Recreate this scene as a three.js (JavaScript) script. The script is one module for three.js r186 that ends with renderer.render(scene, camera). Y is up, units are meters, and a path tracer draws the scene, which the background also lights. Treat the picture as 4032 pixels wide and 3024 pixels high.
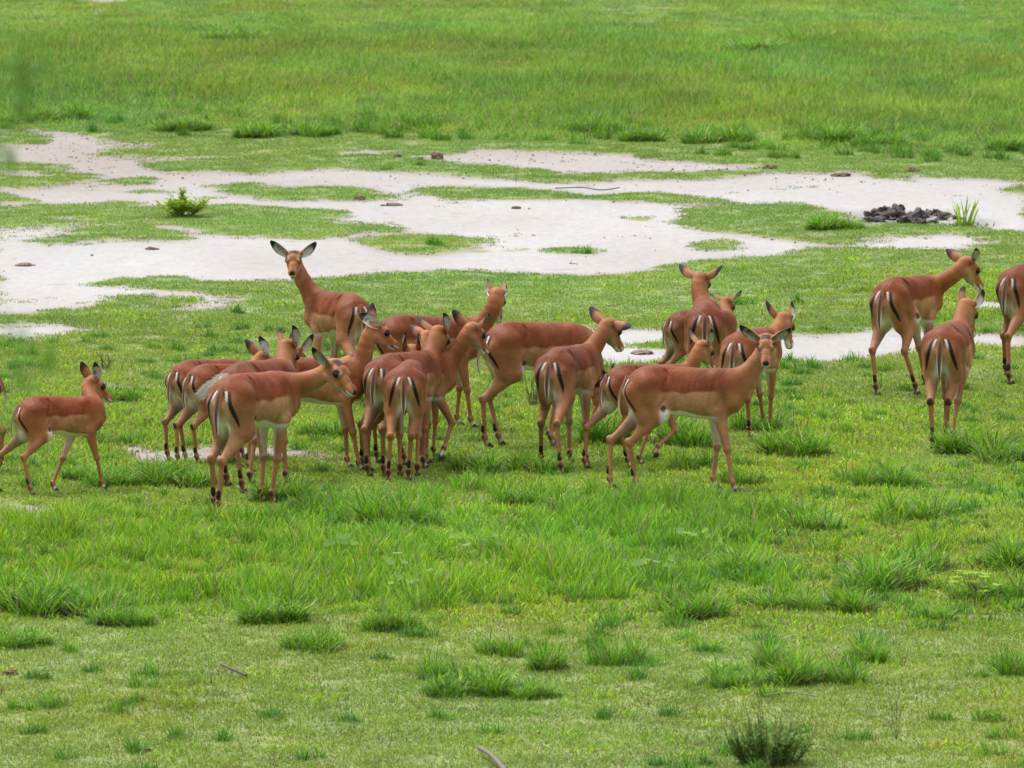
import * as THREE from 'three';
import { mergeGeometries } from 'three/addons/utils/BufferGeometryUtils.js';

// ---------------------------------------------------------------- camera, sky, sun, exposure
const scene = new THREE.Scene();
const camera = new THREE.PerspectiveCamera(5.0, 4 / 3, 0.5, 6000);
camera.position.set(0, 7.7, 0);
camera.rotation.x = -THREE.MathUtils.degToRad(6.3);
camera.focus = 63.3;                       // a long lens, focused on the front of the herd
camera.userData.fStop = 10;
camera.updateMatrixWorld();

const renderer = new THREE.WebGLRenderer({ antialias: true });
renderer.setSize(1024, 768);
renderer.toneMapping = THREE.LinearToneMapping;
renderer.toneMappingExposure = 2.2;
renderer.shadowMap.enabled = true;
renderer.shadowMap.type = THREE.PCFSoftShadowMap;

const SUN = new THREE.Vector3(-0.42, 1.0, -0.34).normalize();
{ // overcast: brightest overhead and round the veiled sun
  const W = 256, H = 128, data = new Float32Array(W * H * 4), d = new THREE.Vector3();
  for (let j = 0; j < H; j++) for (let i = 0; i < W; i++) {
    const lat = ((j + 0.5) / H - 0.5) * Math.PI, lon = ((i + 0.5) / W - 0.5) * 2 * Math.PI;
    d.set(Math.cos(lat) * Math.cos(lon), Math.sin(lat), Math.cos(lat) * Math.sin(lon));
    const up = Math.max(0, d.y), glow = Math.pow(Math.max(0, d.dot(SUN)), 8);
    const l = 0.27 + 0.56 * up + 1.5 * glow, o = (j * W + i) * 4, below = d.y < 0 ? 0.55 : 1;
    data[o] = l * below * 0.985; data[o + 1] = l * below; data[o + 2] = l * below * 1.03; data[o + 3] = 1;
  }
  const sky = new THREE.DataTexture(data, W, H, THREE.RGBAFormat, THREE.FloatType);
  sky.mapping = THREE.EquirectangularReflectionMapping; sky.magFilter = sky.minFilter = THREE.LinearFilter; sky.needsUpdate = true;
  scene.background = sky; scene.environment = sky;
}
const sun = new THREE.DirectionalLight(new THREE.Color().setRGB(1, 0.97, 0.91), 1.5);
sun.position.copy(SUN).multiplyScalar(80).add(new THREE.Vector3(0, 0, -66));
sun.target.position.set(0, 0, -66);
sun.castShadow = true; sun.shadow.radius = 20; sun.shadow.mapSize.set(2048, 2048);
Object.assign(sun.shadow.camera, { left: -12, right: 12, top: 30, bottom: -30, near: 1, far: 200 });
scene.add(sun, sun.target);

// ---------------------------------------------------------------- helpers
function rng(seed) { let a = seed >>> 0; return () => { a = (a + 0x6D2B79F5) | 0; let t = Math.imul(a ^ (a >>> 15), 1 | a); t = (t + Math.imul(t ^ (t >>> 7), 61 | t)) ^ t; return ((t ^ (t >>> 14)) >>> 0) / 4294967296; }; }
const clamp = (x, a = 0, b = 1) => Math.min(b, Math.max(a, x));
const lerp = (a, b, t) => a + (b - a) * t;
const step = (a, b, x) => { const t = clamp((x - a) / (b - a)); return t * t * (3 - 2 * t); };
const mix3 = (a, b, t) => [lerp(a[0], b[0], t), lerp(a[1], b[1], t), lerp(a[2], b[2], t)];
const hash = (i, j, k) => { let h = Math.imul(i, 374761393) ^ Math.imul(j, 668265263) ^ Math.imul(k, 2147483647 - 1274126177); h = Math.imul(h ^ (h >>> 13), 1274126177); return ((h ^ (h >>> 16)) >>> 0) / 4294967296; };
function noise3(x, y, z) {
  const i = Math.floor(x), j = Math.floor(y), k = Math.floor(z);
  let u = x - i, v = y - j, w = z - k; u = u * u * (3 - 2 * u); v = v * v * (3 - 2 * v); w = w * w * (3 - 2 * w);
  const q = (a, b, c) => hash(i + a, j + b, k + c);
  return lerp(lerp(lerp(q(0, 0, 0), q(1, 0, 0), u), lerp(q(0, 1, 0), q(1, 1, 0), u), v), lerp(lerp(q(0, 0, 1), q(1, 0, 1), u), lerp(q(0, 1, 1), q(1, 1, 1), u), v), w) * 2 - 1;
}
const noise = (x, z, s = 0) => noise3(x, z, s + 0.5);
const fbm = (x, z, s = 0) => 0.55 * noise(x, z, s) + 0.28 * noise(x * 2.1 + 7, z * 2.1, s + 3) + 0.17 * noise(x * 4.3, z * 4.3 + 5, s + 9);
const taken = {};
function numbered(name) { const n = taken[name] = (taken[name] ?? -1) + 1; return n ? name + '_' + String(n).padStart(3, '0') : name; }
function tag(o, label, category, group, kind) { o.userData = { label }; if (category) o.userData.category = category; if (group) o.userData.group = group; if (kind) o.userData.kind = kind; return o; }
function mesh(name, geometry, material, parent) { const m = new THREE.Mesh(geometry, material); m.name = parent === scene ? numbered(name) : name; m.castShadow = m.receiveShadow = true; parent.add(m); return m; }
function thing(name, x, z, turn = 0, y = groundAt(x, z)) { const g = new THREE.Group(); g.name = numbered(name); g.position.set(x, y, z); g.rotation.y = turn; scene.add(g); return g; }
const std = (o) => new THREE.MeshStandardMaterial({ roughness: 0.9, vertexColors: true, side: THREE.DoubleSide, ...o });

// ---------------------------------------------------------------- the lie of the land: pale dried mud and the grass that grows over it
const X0 = -9, X1 = 9, Z0 = -124, Z1 = -46, GX = 720, GZ = 1300;
const mudGrid = new Float32Array(GX * GZ), greyGrid = new Float32Array(GX * GZ);
function patch(kind, ...pts) {            // 1: bare mud, 0: turf on it, 2: wet grey mud; corners in metres on the ground
  let ax = 1e9, bx = -1e9, az = 1e9, bz = -1e9;
  for (const [x, z] of pts) { ax = Math.min(ax, x); bx = Math.max(bx, x); az = Math.min(az, z); bz = Math.max(bz, z); }
  const gi = (x) => clamp(Math.round((x - X0) / (X1 - X0) * GX), 0, GX - 1), gj = (z) => clamp(Math.round((z - Z0) / (Z1 - Z0) * GZ), 0, GZ - 1);
  for (let j = gj(az - 0.8); j <= gj(bz + 0.8); j++) for (let i = gi(ax - 0.3); i <= gi(bx + 0.3); i++) {
    let x = X0 + (i + 0.5) / GX * (X1 - X0), z = Z0 + (j + 0.5) / GZ * (Z1 - Z0);
    const wx = x, wz = z;
    x += 0.10 * noise(wx * 2.2, wz * 1.1, 1) + 0.05 * noise(wx * 7, wz * 3, 2) + 0.05 * noise(wx * 17, wz * 8, 12);
    z += 0.32 * noise(wx * 1.7, wz * 0.9, 3) + 0.20 * noise(wx * 6, wz * 2.5, 4) + 0.26 * noise(wx * 15, wz * 6, 14);
    let inside = false;
    for (let a = 0, b = pts.length - 1; a < pts.length; b = a++) {
      const [xa, za] = pts[a], [xb, zb] = pts[b];
      if ((za > z) !== (zb > z) && x < (xb - xa) * (z - za) / (zb - za) + xa) inside = !inside;
    }
    if (!inside) continue;
    if (kind === 2) { greyGrid[j * GX + i] = 1; mudGrid[j * GX + i] = 1; } else mudGrid[j * GX + i] = kind;
  }
}
patch(1, [-5.69,-94.81], [-5.53,-94.74], [-5.15,-94.68], [-4.70,-94.13], [-4.34,-93.41], [-3.80,-92.87], [-3.62,-92.63], [-3.78,-92.34], [-4.35,-92.05], [-4.09,-91.47], [-3.40,-91.24], [-2.89,-91.01], [-3.72,-90.67], [-3.81,-90.05], [-3.48,-89.49], [-2.86,-89.33], [-2.57,-89.22], [-2.20,-89.55], [-2.02,-89.83], [-1.45,-89.66], [-0.93,-89.38], [-0.36,-88.78], [0.00,-88.46], [0.35,-88.35], [1.09,-88.57], [1.47,-88.51], [2.32,-88.73], [2.51,-89.11], [2.81,-89.44], [3.42,-89.38], [3.78,-88.95], [4.24,-88.89], [4.88,-88.46], [5.28,-88.14], [4.91,-81.97], [4.55,-81.64], [4.01,-81.19], [3.35,-81.14], [3.11,-81.37], [2.81,-81.23], [2.65,-80.73], [2.46,-80.38], [2.05,-80.11], [1.41,-79.63], [1.02,-78.85], [0.77,-78.76], [-0.03,-78.85], [-0.65,-79.06], [-0.98,-78.85], [-1.27,-78.59], [-1.92,-78.08], [-2.08,-78.04], [-2.49,-77.87], [-2.65,-78.04], [-3.23,-78.46], [-3.39,-78.42], [-3.83,-78.12], [-3.70,-77.87], [-3.31,-77.62], [-2.91,-77.29], [-2.73,-77.17], [-2.38,-76.76], [-2.33,-76.39], [-2.51,-75.52], [-2.67,-75.36], [-3.06,-75.52], [-3.49,-75.52], [-3.97,-75.32], [-4.13,-75.05], [-4.51,-75.09]);
patch(1, [-1.23,-91.35], [-0.71,-91.47], [-0.22,-92.28], [0.00,-92.28], [0.89,-91.81], [1.56,-90.95], [2.54,-90.22], [2.78,-89.99], [2.53,-89.77], [2.15,-89.49], [1.39,-89.27], [0.47,-89.27], [0.26,-89.66], [0.00,-90.11], [-0.60,-90.55]);
patch(1, [-1.87,-91.93], [-1.49,-92.16], [-1.19,-91.64], [-1.48,-91.58]);
patch(0, [-3.57,-75.83], [-3.45,-76.72], [-2.79,-76.64], [-2.65,-76.07], [-2.97,-76.19], [-3.00,-75.52], [-3.32,-75.32]);
patch(1, [-4.47,-74.39], [-4.35,-74.35], [-4.13,-74.31], [-3.75,-74.20], [-3.39,-73.75], [-3.37,-73.60], [-3.61,-73.34], [-3.86,-73.19], [-3.92,-73.04], [-4.09,-73.11], [-4.40,-73.26]);
patch(1, [-3.85,-73.00], [-3.45,-72.97], [-3.42,-72.67], [-3.48,-72.53], [-3.53,-72.82]);
patch(0, [-5.66,-94.31], [-5.20,-94.19], [-5.00,-93.41], [-5.13,-92.87], [-5.57,-92.87]);
patch(0, [-5.43,-90.50], [-4.99,-90.39], [-4.69,-90.11], [-4.61,-89.44], [-4.26,-89.00], [-4.10,-88.46], [-4.56,-88.46], [-4.48,-87.82], [-4.67,-87.82], [-5.28,-88.03]);
patch(1, [-5.38,-89.72], [-4.67,-89.27], [-4.67,-88.78], [-5.35,-89.22]);
patch(0, [-4.00,-88.57], [-3.78,-88.89], [-3.61,-88.57], [-3.75,-88.19], [-3.97,-88.30]);
patch(0, [-5.24,-87.29], [-4.79,-86.61], [-4.59,-86.00], [-5.16,-86.00]);
patch(0, [-3.78,-87.13], [-3.63,-87.39], [-3.39,-87.08], [-3.65,-86.87]);
patch(0, [-4.08,-86.10], [-3.57,-86.05], [-3.61,-85.74], [-4.04,-85.84]);
patch(0, [-3.03,-87.55], [-2.81,-87.82], [-2.53,-87.76], [-2.16,-87.55], [-1.60,-87.29], [-1.17,-86.66], [-1.26,-86.36], [-1.76,-86.20], [-2.21,-86.20], [-2.68,-86.61], [-2.88,-87.13]);
patch(0, [-3.06,-86.51], [-2.77,-86.46], [-2.99,-86.25]);
patch(0, [-0.89,-87.13], [-0.77,-87.66], [0.00,-87.66], [0.34,-87.39], [0.75,-86.46], [0.61,-86.30], [0.00,-86.30], [-0.48,-86.46], [-0.81,-86.87]);
patch(0, [0.83,-86.61], [0.89,-86.72], [1.26,-86.98], [1.71,-86.72], [2.20,-85.95], [2.06,-85.74], [1.34,-86.00], [0.88,-86.30]);
patch(0, [-5.13,-85.44], [-4.73,-85.59], [-4.42,-85.69], [-3.97,-85.74], [-3.46,-85.49], [-3.05,-85.34], [-2.74,-85.44], [-2.28,-85.44], [-1.83,-85.09], [-1.61,-84.59], [-1.74,-84.35], [-1.71,-83.86], [-1.22,-83.38], [-0.88,-82.90], [-1.21,-82.71], [-1.43,-82.90], [-1.77,-82.34], [-2.37,-82.29], [-2.77,-82.53], [-3.02,-83.38], [-3.43,-83.52], [-4.05,-83.76], [-4.40,-83.57], [-5.02,-83.67]);
patch(1, [-4.85,-84.50], [-4.67,-84.55], [-4.16,-84.15], [-4.02,-83.91], [-4.29,-83.96]);
patch(0, [-4.21,-82.53], [-4.13,-83.14], [-4.00,-83.48], [-3.65,-83.52], [-3.32,-83.05], [-3.04,-82.53], [-2.87,-82.06], [-3.06,-81.92], [-3.50,-82.06], [-4.02,-82.20]);
patch(0, [-4.50,-82.11], [-4.38,-82.43], [-4.08,-82.11], [-4.18,-81.83]);
patch(0, [-4.54,-83.28], [-4.30,-83.38], [-4.33,-83.14]);
patch(0, [-1.58,-81.87], [-1.33,-82.34], [-1.12,-82.43], [-0.90,-82.53], [-0.26,-81.97], [-0.33,-81.51], [-0.52,-80.82], [-0.75,-80.60], [-1.05,-80.73], [-1.23,-81.28]);
patch(0, [-0.58,-81.05], [0.23,-81.14], [0.19,-80.91], [-0.54,-80.73]);
patch(0, [1.63,-81.51], [1.84,-82.01], [2.13,-81.64], [2.17,-81.41], [1.95,-81.14], [1.69,-81.23]);
patch(0, [0.38,-80.82], [0.53,-81.14], [0.74,-80.82], [0.70,-80.51], [0.40,-80.55]);
patch(0, [1.02,-84.01], [1.22,-84.35], [1.30,-83.86]);
patch(0, [3.67,-88.68], [3.88,-89.06], [3.99,-88.62]);
patch(0, [2.26,-88.35], [2.50,-88.35], [2.39,-88.14]);
patch(0, [4.85,-87.13], [4.99,-87.92], [5.26,-87.82], [5.20,-86.87]);
patch(0, [1.60,-83.28], [1.74,-84.74], [1.77,-85.24], [2.33,-85.84], [2.69,-85.84], [2.86,-85.34], [3.12,-85.04], [3.26,-84.55], [3.19,-83.48], [3.51,-83.67], [4.03,-83.52], [4.53,-82.81], [4.95,-82.53], [4.90,-81.78], [4.57,-81.92], [4.33,-82.34], [3.44,-82.57], [3.31,-82.06], [3.13,-81.69], [2.40,-82.11], [2.16,-82.57], [1.90,-82.76]);
patch(1, [3.12,-82.67], [3.40,-82.62], [3.36,-82.06], [3.22,-81.87]);
patch(2, [4.20,-84.25], [4.48,-84.35], [4.69,-83.86], [4.60,-83.28], [4.20,-83.28]);
patch(2, [3.23,-84.35], [3.34,-84.94], [3.56,-84.74], [4.20,-85.09], [4.23,-83.86], [3.90,-83.52], [3.32,-83.43]);
patch(1, [0.29,-74.20], [0.49,-74.24], [0.97,-74.05], [1.29,-73.97], [1.83,-74.28], [2.31,-73.63], [2.52,-73.37], [2.85,-73.71], [3.07,-74.01], [3.45,-73.86], [3.85,-73.56], [4.15,-73.60], [4.42,-73.67], [4.36,-72.56], [3.93,-72.42], [3.81,-72.56], [3.37,-72.17], [2.99,-71.66], [2.81,-71.24], [2.45,-71.38], [2.25,-71.42], [1.49,-71.52], [1.18,-71.10], [0.75,-71.14], [0.35,-71.28]);
patch(0, [0.93,-72.67], [1.26,-72.56], [1.74,-72.35], [1.75,-71.63], [1.50,-71.81], [1.26,-72.09], [0.97,-72.24]);
patch(1, [-1.73,-71.63], [-1.47,-71.88], [-1.40,-71.28], [-1.68,-71.03]);
patch(1, [-0.29,-73.00], [-0.06,-73.08], [-0.08,-72.45], [-0.25,-72.35]);
patch(1, [3.83,-76.15], [4.06,-76.27], [4.27,-76.11], [4.55,-75.91], [4.52,-75.36], [4.02,-75.60], [3.80,-75.63]);
patch(1, [-2.99,-65.43], [-2.80,-65.55], [-2.54,-65.17], [-1.61,-65.37], [-1.24,-64.87], [-1.29,-64.50], [-1.94,-64.58], [-2.41,-64.32], [-2.78,-64.18], [-2.95,-64.67]);
patch(1, [-3.62,-61.68], [-3.44,-62.00], [-3.20,-61.76], [-3.21,-61.16], [-3.38,-61.00], [-3.55,-61.11]);
patch(1, [-0.50,-64.79], [-0.36,-64.90], [-0.11,-64.87], [-0.19,-64.38], [-0.46,-64.27]);
patch(1, [-5.98,-118.76], [-4.98,-118.76], [-4.95,-115.75], [-5.31,-114.92], [-5.64,-115.56]);
patch(1, [-4.19,-69.73], [-4.04,-69.56], [-3.94,-69.06], [-4.13,-68.67]);
patch(1, [-3.47,-69.56], [-3.00,-69.46], [-3.04,-69.06], [-3.39,-69.23]);
patch(1, [-0.39,-69.73], [-0.23,-69.66], [-0.24,-69.39], [-0.37,-69.46]);
patch(1, [3.68,-69.13], [3.89,-69.06], [3.80,-68.80]);
{ // thin, scattered turf: ragged gaps at the margins
  const blur = (src, r) => { let a = src.slice(); for (let p = 0; p < 2; p++) { const b = a.slice(); for (let j = r; j < GZ - r; j++) for (let i = r; i < GX - r; i++) { let s = 0; for (let k = -r; k <= r; k++) s += p ? a[(j + k) * GX + i] : a[j * GX + i + k]; b[j * GX + i] = s / (2 * r + 1); } a = b; } return a; };
  mudGrid.soft = blur(mudGrid, 2); greyGrid.soft = blur(greyGrid, 4); mudGrid.wide = blur(mudGrid, 9);
}
function look(grid, x, z) {
  const u = clamp((x - X0) / (X1 - X0) * GX - 0.5, 0, GX - 1.001), v = clamp((z - Z0) / (Z1 - Z0) * GZ - 0.5, 0, GZ - 1.001), i = Math.floor(u), j = Math.floor(v), o = j * GX + i, a = u - i, b = v - j;
  return lerp(lerp(grid[o], grid[o + 1], a), lerp(grid[o + GX], grid[o + GX + 1], a), b);
}
const mudAt = (x, z) => look(mudGrid.soft, x, z);
const fieldEdge = (x) => -93.6 + 0.28 * x + 1.3 * noise(x * 0.5, 3) + 0.8 * noise(x * 1.7, 8);   // where the tall grass begins
function groundAt(x, z) {
  if (x < X0 || x > X1 || z < Z0 || z > Z1) return 0.02;
  const m = mudAt(x, z);
  return (1 - m) * (0.010 + 0.010 * noise(x * 3, z * 3, 5)) + 0.006 * m * noise(x * 2, z * 2, 6);
}
{
  const xs = [], zs = [];
  for (const x of [-3000, -600, -120, -40, -15]) xs.push(x);
  for (let i = 0; i <= 260; i++) xs.push(lerp(X0, X1, i / 260));
  for (const x of [15, 40, 120, 600, 3000]) xs.push(x);
  for (const z of [-4000, -1500, -500, -220, -150]) zs.push(z);
  for (let j = 0; j <= 640; j++) zs.push(lerp(Z0, Z1, j / 640));
  for (const z of [-38, -15, 40, 400, 3000]) zs.push(z);
  const pos = [], uv = [], index = [];
  zs.forEach((z) => xs.forEach((x) => { pos.push(x, groundAt(x, z), z); uv.push(clamp((x - X0) / (X1 - X0)), clamp((z - Z0) / (Z1 - Z0))); }));
  for (let j = 0; j + 1 < zs.length; j++) for (let i = 0; i + 1 < xs.length; i++) { const a = j * xs.length + i, b = a + 1, c = a + xs.length, d = c + 1; index.push(a, c, b, b, c, d); }
  const g = new THREE.BufferGeometry();
  g.setAttribute('position', new THREE.Float32BufferAttribute(pos, 3)); g.setAttribute('uv', new THREE.Float32BufferAttribute(uv, 2)); g.setIndex(index); g.computeVertexNormals();
  const N = 2048, px = new Uint8Array(N * N * 4), bump = new Uint8Array(N * N * 4), enc = (c) => 255 * clamp(c <= 0.0031308 ? 12.92 * c : 1.055 * Math.pow(c, 1 / 2.4) - 0.055);
  const r = rng(11);
  for (let j = 0; j < N; j++) for (let i = 0; i < N; i++) {
    const x = lerp(X0, X1, (i + 0.5) / N), z = lerp(Z0, Z1, (j + 0.5) / N), m = mudAt(x, z), o = (j * N + i) * 4;
    const n1 = noise(x * 0.9, z * 0.5, 20), n2 = noise(x * 5, z * 2.4, 21), n3 = noise(x * 22, z * 8, 22), grain = r() - 0.5;
    const edge = look(mudGrid.wide, x, z), grey = look(greyGrid.soft, x, z);
    const brown = clamp(0.1 + 0.5 * step(-84, -91, z) + 0.35 * step(-1.5, -5, x) * step(-82, -88, z) + 0.4 * n1 + 0.2 * n2 + 0.9 * (1 - step(0.35, 0.95, edge)) + 0.45 * step(-76, -66, z));
    let mud = mix3([0.288, 0.277, 0.271], [0.198, 0.168, 0.150], brown);
    mud = mix3(mud, [0.17, 0.155, 0.15], grey * (0.75 + 0.25 * n2));
    let k = 1 + 0.07 * n2 + 0.08 * n3 + 0.07 * grain + 0.05 * noise(x * 60, z * 18, 33);
    const streak = noise(x * 1.6, z * 6, 30) * noise(x * 9, z * 5, 31); if (streak > 0.22) k *= 1 - 0.9 * (streak - 0.22);
    const soil = [0.15 + 0.03 * n2, 0.18 + 0.03 * n2, 0.06];
    const rim = i < 3 || j < 3 || i > N - 4 || j > N - 4, c = rim ? [0.095, 0.175, 0.03] : mix3(soil, [mud[0] * k, mud[1] * k, mud[2] * k], step(0.3, 0.7, m));
    px[o] = enc(c[0]); px[o + 1] = enc(c[1]); px[o + 2] = enc(c[2]); px[o + 3] = 255;
    bump[o] = bump[o + 1] = bump[o + 2] = 255 * clamp(0.5 + 0.22 * n2 + 0.2 * n3 + 0.25 * grain); bump[o + 3] = 255;
  }
  const tex = (d, srgb) => { const t = new THREE.DataTexture(d, N, N); t.magFilter = t.minFilter = THREE.LinearFilter; if (srgb) t.colorSpace = THREE.SRGBColorSpace; t.needsUpdate = true; return t; };
  const ground = mesh('ground', g, new THREE.MeshStandardMaterial({ map: tex(px, true), bumpMap: tex(bump), bumpScale: 0.012, roughness: 0.95 }), scene);
  tag(ground, 'flat floodplain ground with pale dried mud between patches of turf', null, null, 'structure');
}

// ---------------------------------------------------------------- grass
const GREEN = { lawn: [0.262, 0.372, 0.066], lush: [0.285, 0.468, 0.024], deep: [0.148, 0.358, 0.020], field: [0.198, 0.370, 0.040], dry: [0.36, 0.29, 0.14], straw: [0.42, 0.37, 0.22], rust: [0.24, 0.125, 0.05], yellow: [0.36, 0.33, 0.06] };
function blades(seed, { n, size, h, w, lean, curl, colors, round = false, clumps = 0, segs = 3, flat = 0 }) {   // one merged clump of bent, tapering blades
  const r = rng(seed), pos = [], col = [], index = [], heads = []; for (let k = 0; k < clumps; k++) heads.push([(r() - 0.5) * 1.5 * size, (r() - 0.5) * 1.5 * size, 0.35 + 0.45 * r(), 0.65 + 0.6 * r()]);
  for (let b = 0; b < n; b++) {
    const a = r() * 6.283, q = round ? Math.pow(r(), 0.6) : 0;
    const hd = clumps ? heads[Math.floor(r() * clumps)] : [0, 0, 1, 1], x = round ? hd[0] + Math.cos(a) * q * size * hd[2] : (r() - 0.5) * size * 2, z = round ? hd[1] + Math.sin(a) * q * size * hd[2] : (r() - 0.5) * size * 2;
    const dir = round ? a + (r() - 0.5) * 3.6 : r() * 6.283, H = lerp(h[0], h[1], r()) * (round ? 1 - 0.45 * q : 1) * hd[3], wd = lerp(w[0], w[1], r()) / 2;
    const l0 = lean * (round ? 0.15 + 1.2 * q * r() : r()) + flat * r(), bend = curl * (0.4 + r()), face = dir + Math.PI / 2 + (r() - 0.5) * 1.8;
    let pick = r(), c = colors[0][1]; for (const [share, cc] of colors) { if (pick < share) { c = cc; break; } pick -= share; }
    const k = 0.60 + 0.72 * r(), start = pos.length / 3;
    let px = x, py = -0.01, pz = z;
    for (let s = 0; s <= segs; s++) {
      const t = s / segs, ang = l0 + bend * t, ww = wd * (1 - 0.15 * t) * (s === segs ? 0 : 1) * (s === 0 ? 0.8 : 1);
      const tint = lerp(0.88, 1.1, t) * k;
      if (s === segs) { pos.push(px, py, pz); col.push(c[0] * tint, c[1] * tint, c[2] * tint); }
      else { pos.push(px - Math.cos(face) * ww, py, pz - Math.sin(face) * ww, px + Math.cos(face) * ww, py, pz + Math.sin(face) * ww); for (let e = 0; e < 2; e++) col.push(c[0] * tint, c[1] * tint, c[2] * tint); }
      px += Math.cos(dir) * Math.sin(ang) * H / segs; pz += Math.sin(dir) * Math.sin(ang) * H / segs; py = Math.max(py + Math.cos(ang) * H / segs, 0.004);
    }
    for (let s = 0; s < segs; s++) { const o = start + 2 * s; if (s === segs - 1) index.push(o, o + 1, o + 2); else index.push(o, o + 1, o + 2, o + 1, o + 3, o + 2); }
  }
  const g = new THREE.BufferGeometry();
  g.setAttribute('position', new THREE.Float32BufferAttribute(pos, 3)); g.setAttribute('color', new THREE.Float32BufferAttribute(col, 3)); g.setIndex(index); g.computeVertexNormals();
  return g;
}
const leafMat = new THREE.MeshPhysicalMaterial({ vertexColors: true, side: THREE.DoubleSide, roughness: 0.7, transmission: 0.5, thickness: 0, specularIntensity: 0.2 });
const halfWidth = (z) => -z * Math.tan(THREE.MathUtils.degToRad(2.5)) * 4 / 3 + 1.5;
function sow(name, label, variants, spacing, z0, z1, chance, tint, seed) {   // spreads clumps over the visible ground; chance(x, z) gives [probability, size]
  const r = rng(seed), spots = variants.map(() => []);
  for (let z = z0; z < z1; z += spacing) for (let x = -halfWidth(z); x < halfWidth(z); x += spacing) {
    const px = x + (r() - 0.5) * spacing * 1.3, pz = z + (r() - 0.5) * spacing * 1.3, [p, s] = chance(px, pz), v = Math.floor(r() * variants.length);
    const a = r() * 6.283, k = s * (0.8 + 0.4 * r()), u = r(), e = r();
    if (u < p) spots[v].push([px, pz, a, k, e]);
  }
  const m4 = new THREE.Matrix4(), q = new THREE.Quaternion(), up = new THREE.Vector3(0, 1, 0), p3 = new THREE.Vector3(), s3 = new THREE.Vector3(), c = new THREE.Color();
  variants.forEach((g, i) => {
    const im = new THREE.InstancedMesh(g, leafMat, spots[i].length);
    spots[i].forEach(([x, z, a, k, e], n) => {
      m4.compose(p3.set(x, groundAt(x, z), z), q.setFromAxisAngle(up, a), s3.set(lerp(1, k, 0.5), k, lerp(1, k, 0.5))); im.setMatrixAt(n, m4);
      const t = tint(x, z, e); im.setColorAt(n, c.setRGB(t[0], t[1], t[2]));
    });
    im.name = numbered(name); im.castShadow = im.receiveShadow = true; tag(im, label, null, null, 'stuff'); scene.add(im);
  });
}
const turf = (x, z) => 1 - step(0.30, 0.62, mudAt(x, z));
const tone = (x, z, e, amp = 1) => { const a = fbm(x * 0.7, z * 0.35, 40), b = noise(x * 2.6, z * 1.4, 41), k = 1 + amp * (0.16 * a + 0.12 * b + 0.22 * (e - 0.5)), y = amp * (0.13 * noise(x * 0.9, z * 0.5, 42) + 0.14 * (e - 0.5)); return [k * (1 + y), k, k * (1 - y)]; };
// mud crumbs, droppings and hoof-kicked dirt lying on the bare flat
{
  const r = rng(91), spots = [];
  for (let k = 0; k < 26000; k++) {
    const z = lerp(-95, -60, r()), x = (r() * 2 - 1) * halfWidth(z), m = mudAt(x, z), e = look(mudGrid.wide, x, z), n = fbm(x * 0.8, z * 0.4, 60);
    const p = m > 0.6 ? 0.006 + 0.25 * clamp(n - 0.22) + 0.5 * step(0.9, 0.5, e) + 0.35 * step(-86, -92, z) : 0;
    if (r() < p) spots.push([x, z, 0.006 + 0.020 * r() * r() * r(), r()]);
  }
  const im = new THREE.InstancedMesh(new THREE.IcosahedronGeometry(1, 0), new THREE.MeshStandardMaterial({ roughness: 1, color: new THREE.Color().setRGB(0.22, 0.16, 0.13) }), spots.length), m4 = new THREE.Matrix4(), q = new THREE.Quaternion(), e = new THREE.Euler();
  spots.forEach(([x, z, s, u], i) => im.setMatrixAt(i, m4.compose(new THREE.Vector3(x, groundAt(x, z) + s * 0.1, z), q.setFromEuler(e.set(u * 9, u * 23, u * 5)), new THREE.Vector3(s * (1 + u), s * 0.6, s))));
  im.name = 'mud_crumbs'; im.castShadow = im.receiveShadow = true; tag(im, 'dark crumbs of mud and droppings scattered over the pale flat', null, null, 'stuff'); scene.add(im);
}

// ---------------------------------------------------------------- the impalas
const COAT = { red: [0.140, 0.033, 0.0090], mid: [0.210, 0.076, 0.0255], tan: [0.300, 0.148, 0.069], pale: [0.34, 0.27, 0.19], white: [0.58, 0.55, 0.48], black: [0.012, 0.009, 0.008], face: [0.26, 0.100, 0.036], grey: [0.16, 0.12, 0.09] };
const furBump = (() => {               // short hair lying in locks
  const N = 256, d = new Uint8Array(N * N * 4), wrap = (u, v, a, b, k) => { const q = (x, y) => hash(((x % a) + a) % a, ((y % b) + b) % b, k), x = u * a, y = v * b, i = Math.floor(x), j = Math.floor(y), f = x - i, g = y - j; return lerp(lerp(q(i, j), q(i + 1, j), f), lerp(q(i, j + 1), q(i + 1, j + 1), f), g); };
  for (let j = 0; j < N; j++) for (let i = 0; i < N; i++) { const u = i / N, v = j / N, w = 0.45 * wrap(u, v + 0.02 * Math.sin(u * 12.566), 9, 26, 1) + 0.35 * wrap(u, v, 20, 64, 2) + 0.2 * wrap(u, v, 64, 128, 3), o = (j * N + i) * 4; d[o] = d[o + 1] = d[o + 2] = 255 * w; d[o + 3] = 255; }
  const t = new THREE.DataTexture(d, N, N); t.wrapS = t.wrapT = THREE.RepeatWrapping; t.magFilter = t.minFilter = THREE.LinearFilter; t.needsUpdate = true; return t;
})();
const furMat = new THREE.MeshPhysicalMaterial({ bumpMap: furBump, bumpScale: 0.003, vertexColors: true, roughness: 0.55, sheen: 0.03, sheenRoughness: 0.5, sheenColor: new THREE.Color(1, 0.93, 0.88), specularIntensity: 0.3 });
const hoofMat = new THREE.MeshStandardMaterial({ color: new THREE.Color().setRGB(0.014, 0.012, 0.011), roughness: 0.5 });
const eyeMat = new THREE.MeshPhysicalMaterial({ color: new THREE.Color().setRGB(0.008, 0.006, 0.005), roughness: 0.3 });
const hornMat = new THREE.MeshStandardMaterial({ color: new THREE.Color().setRGB(0.05, 0.045, 0.045), roughness: 0.5 });

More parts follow.
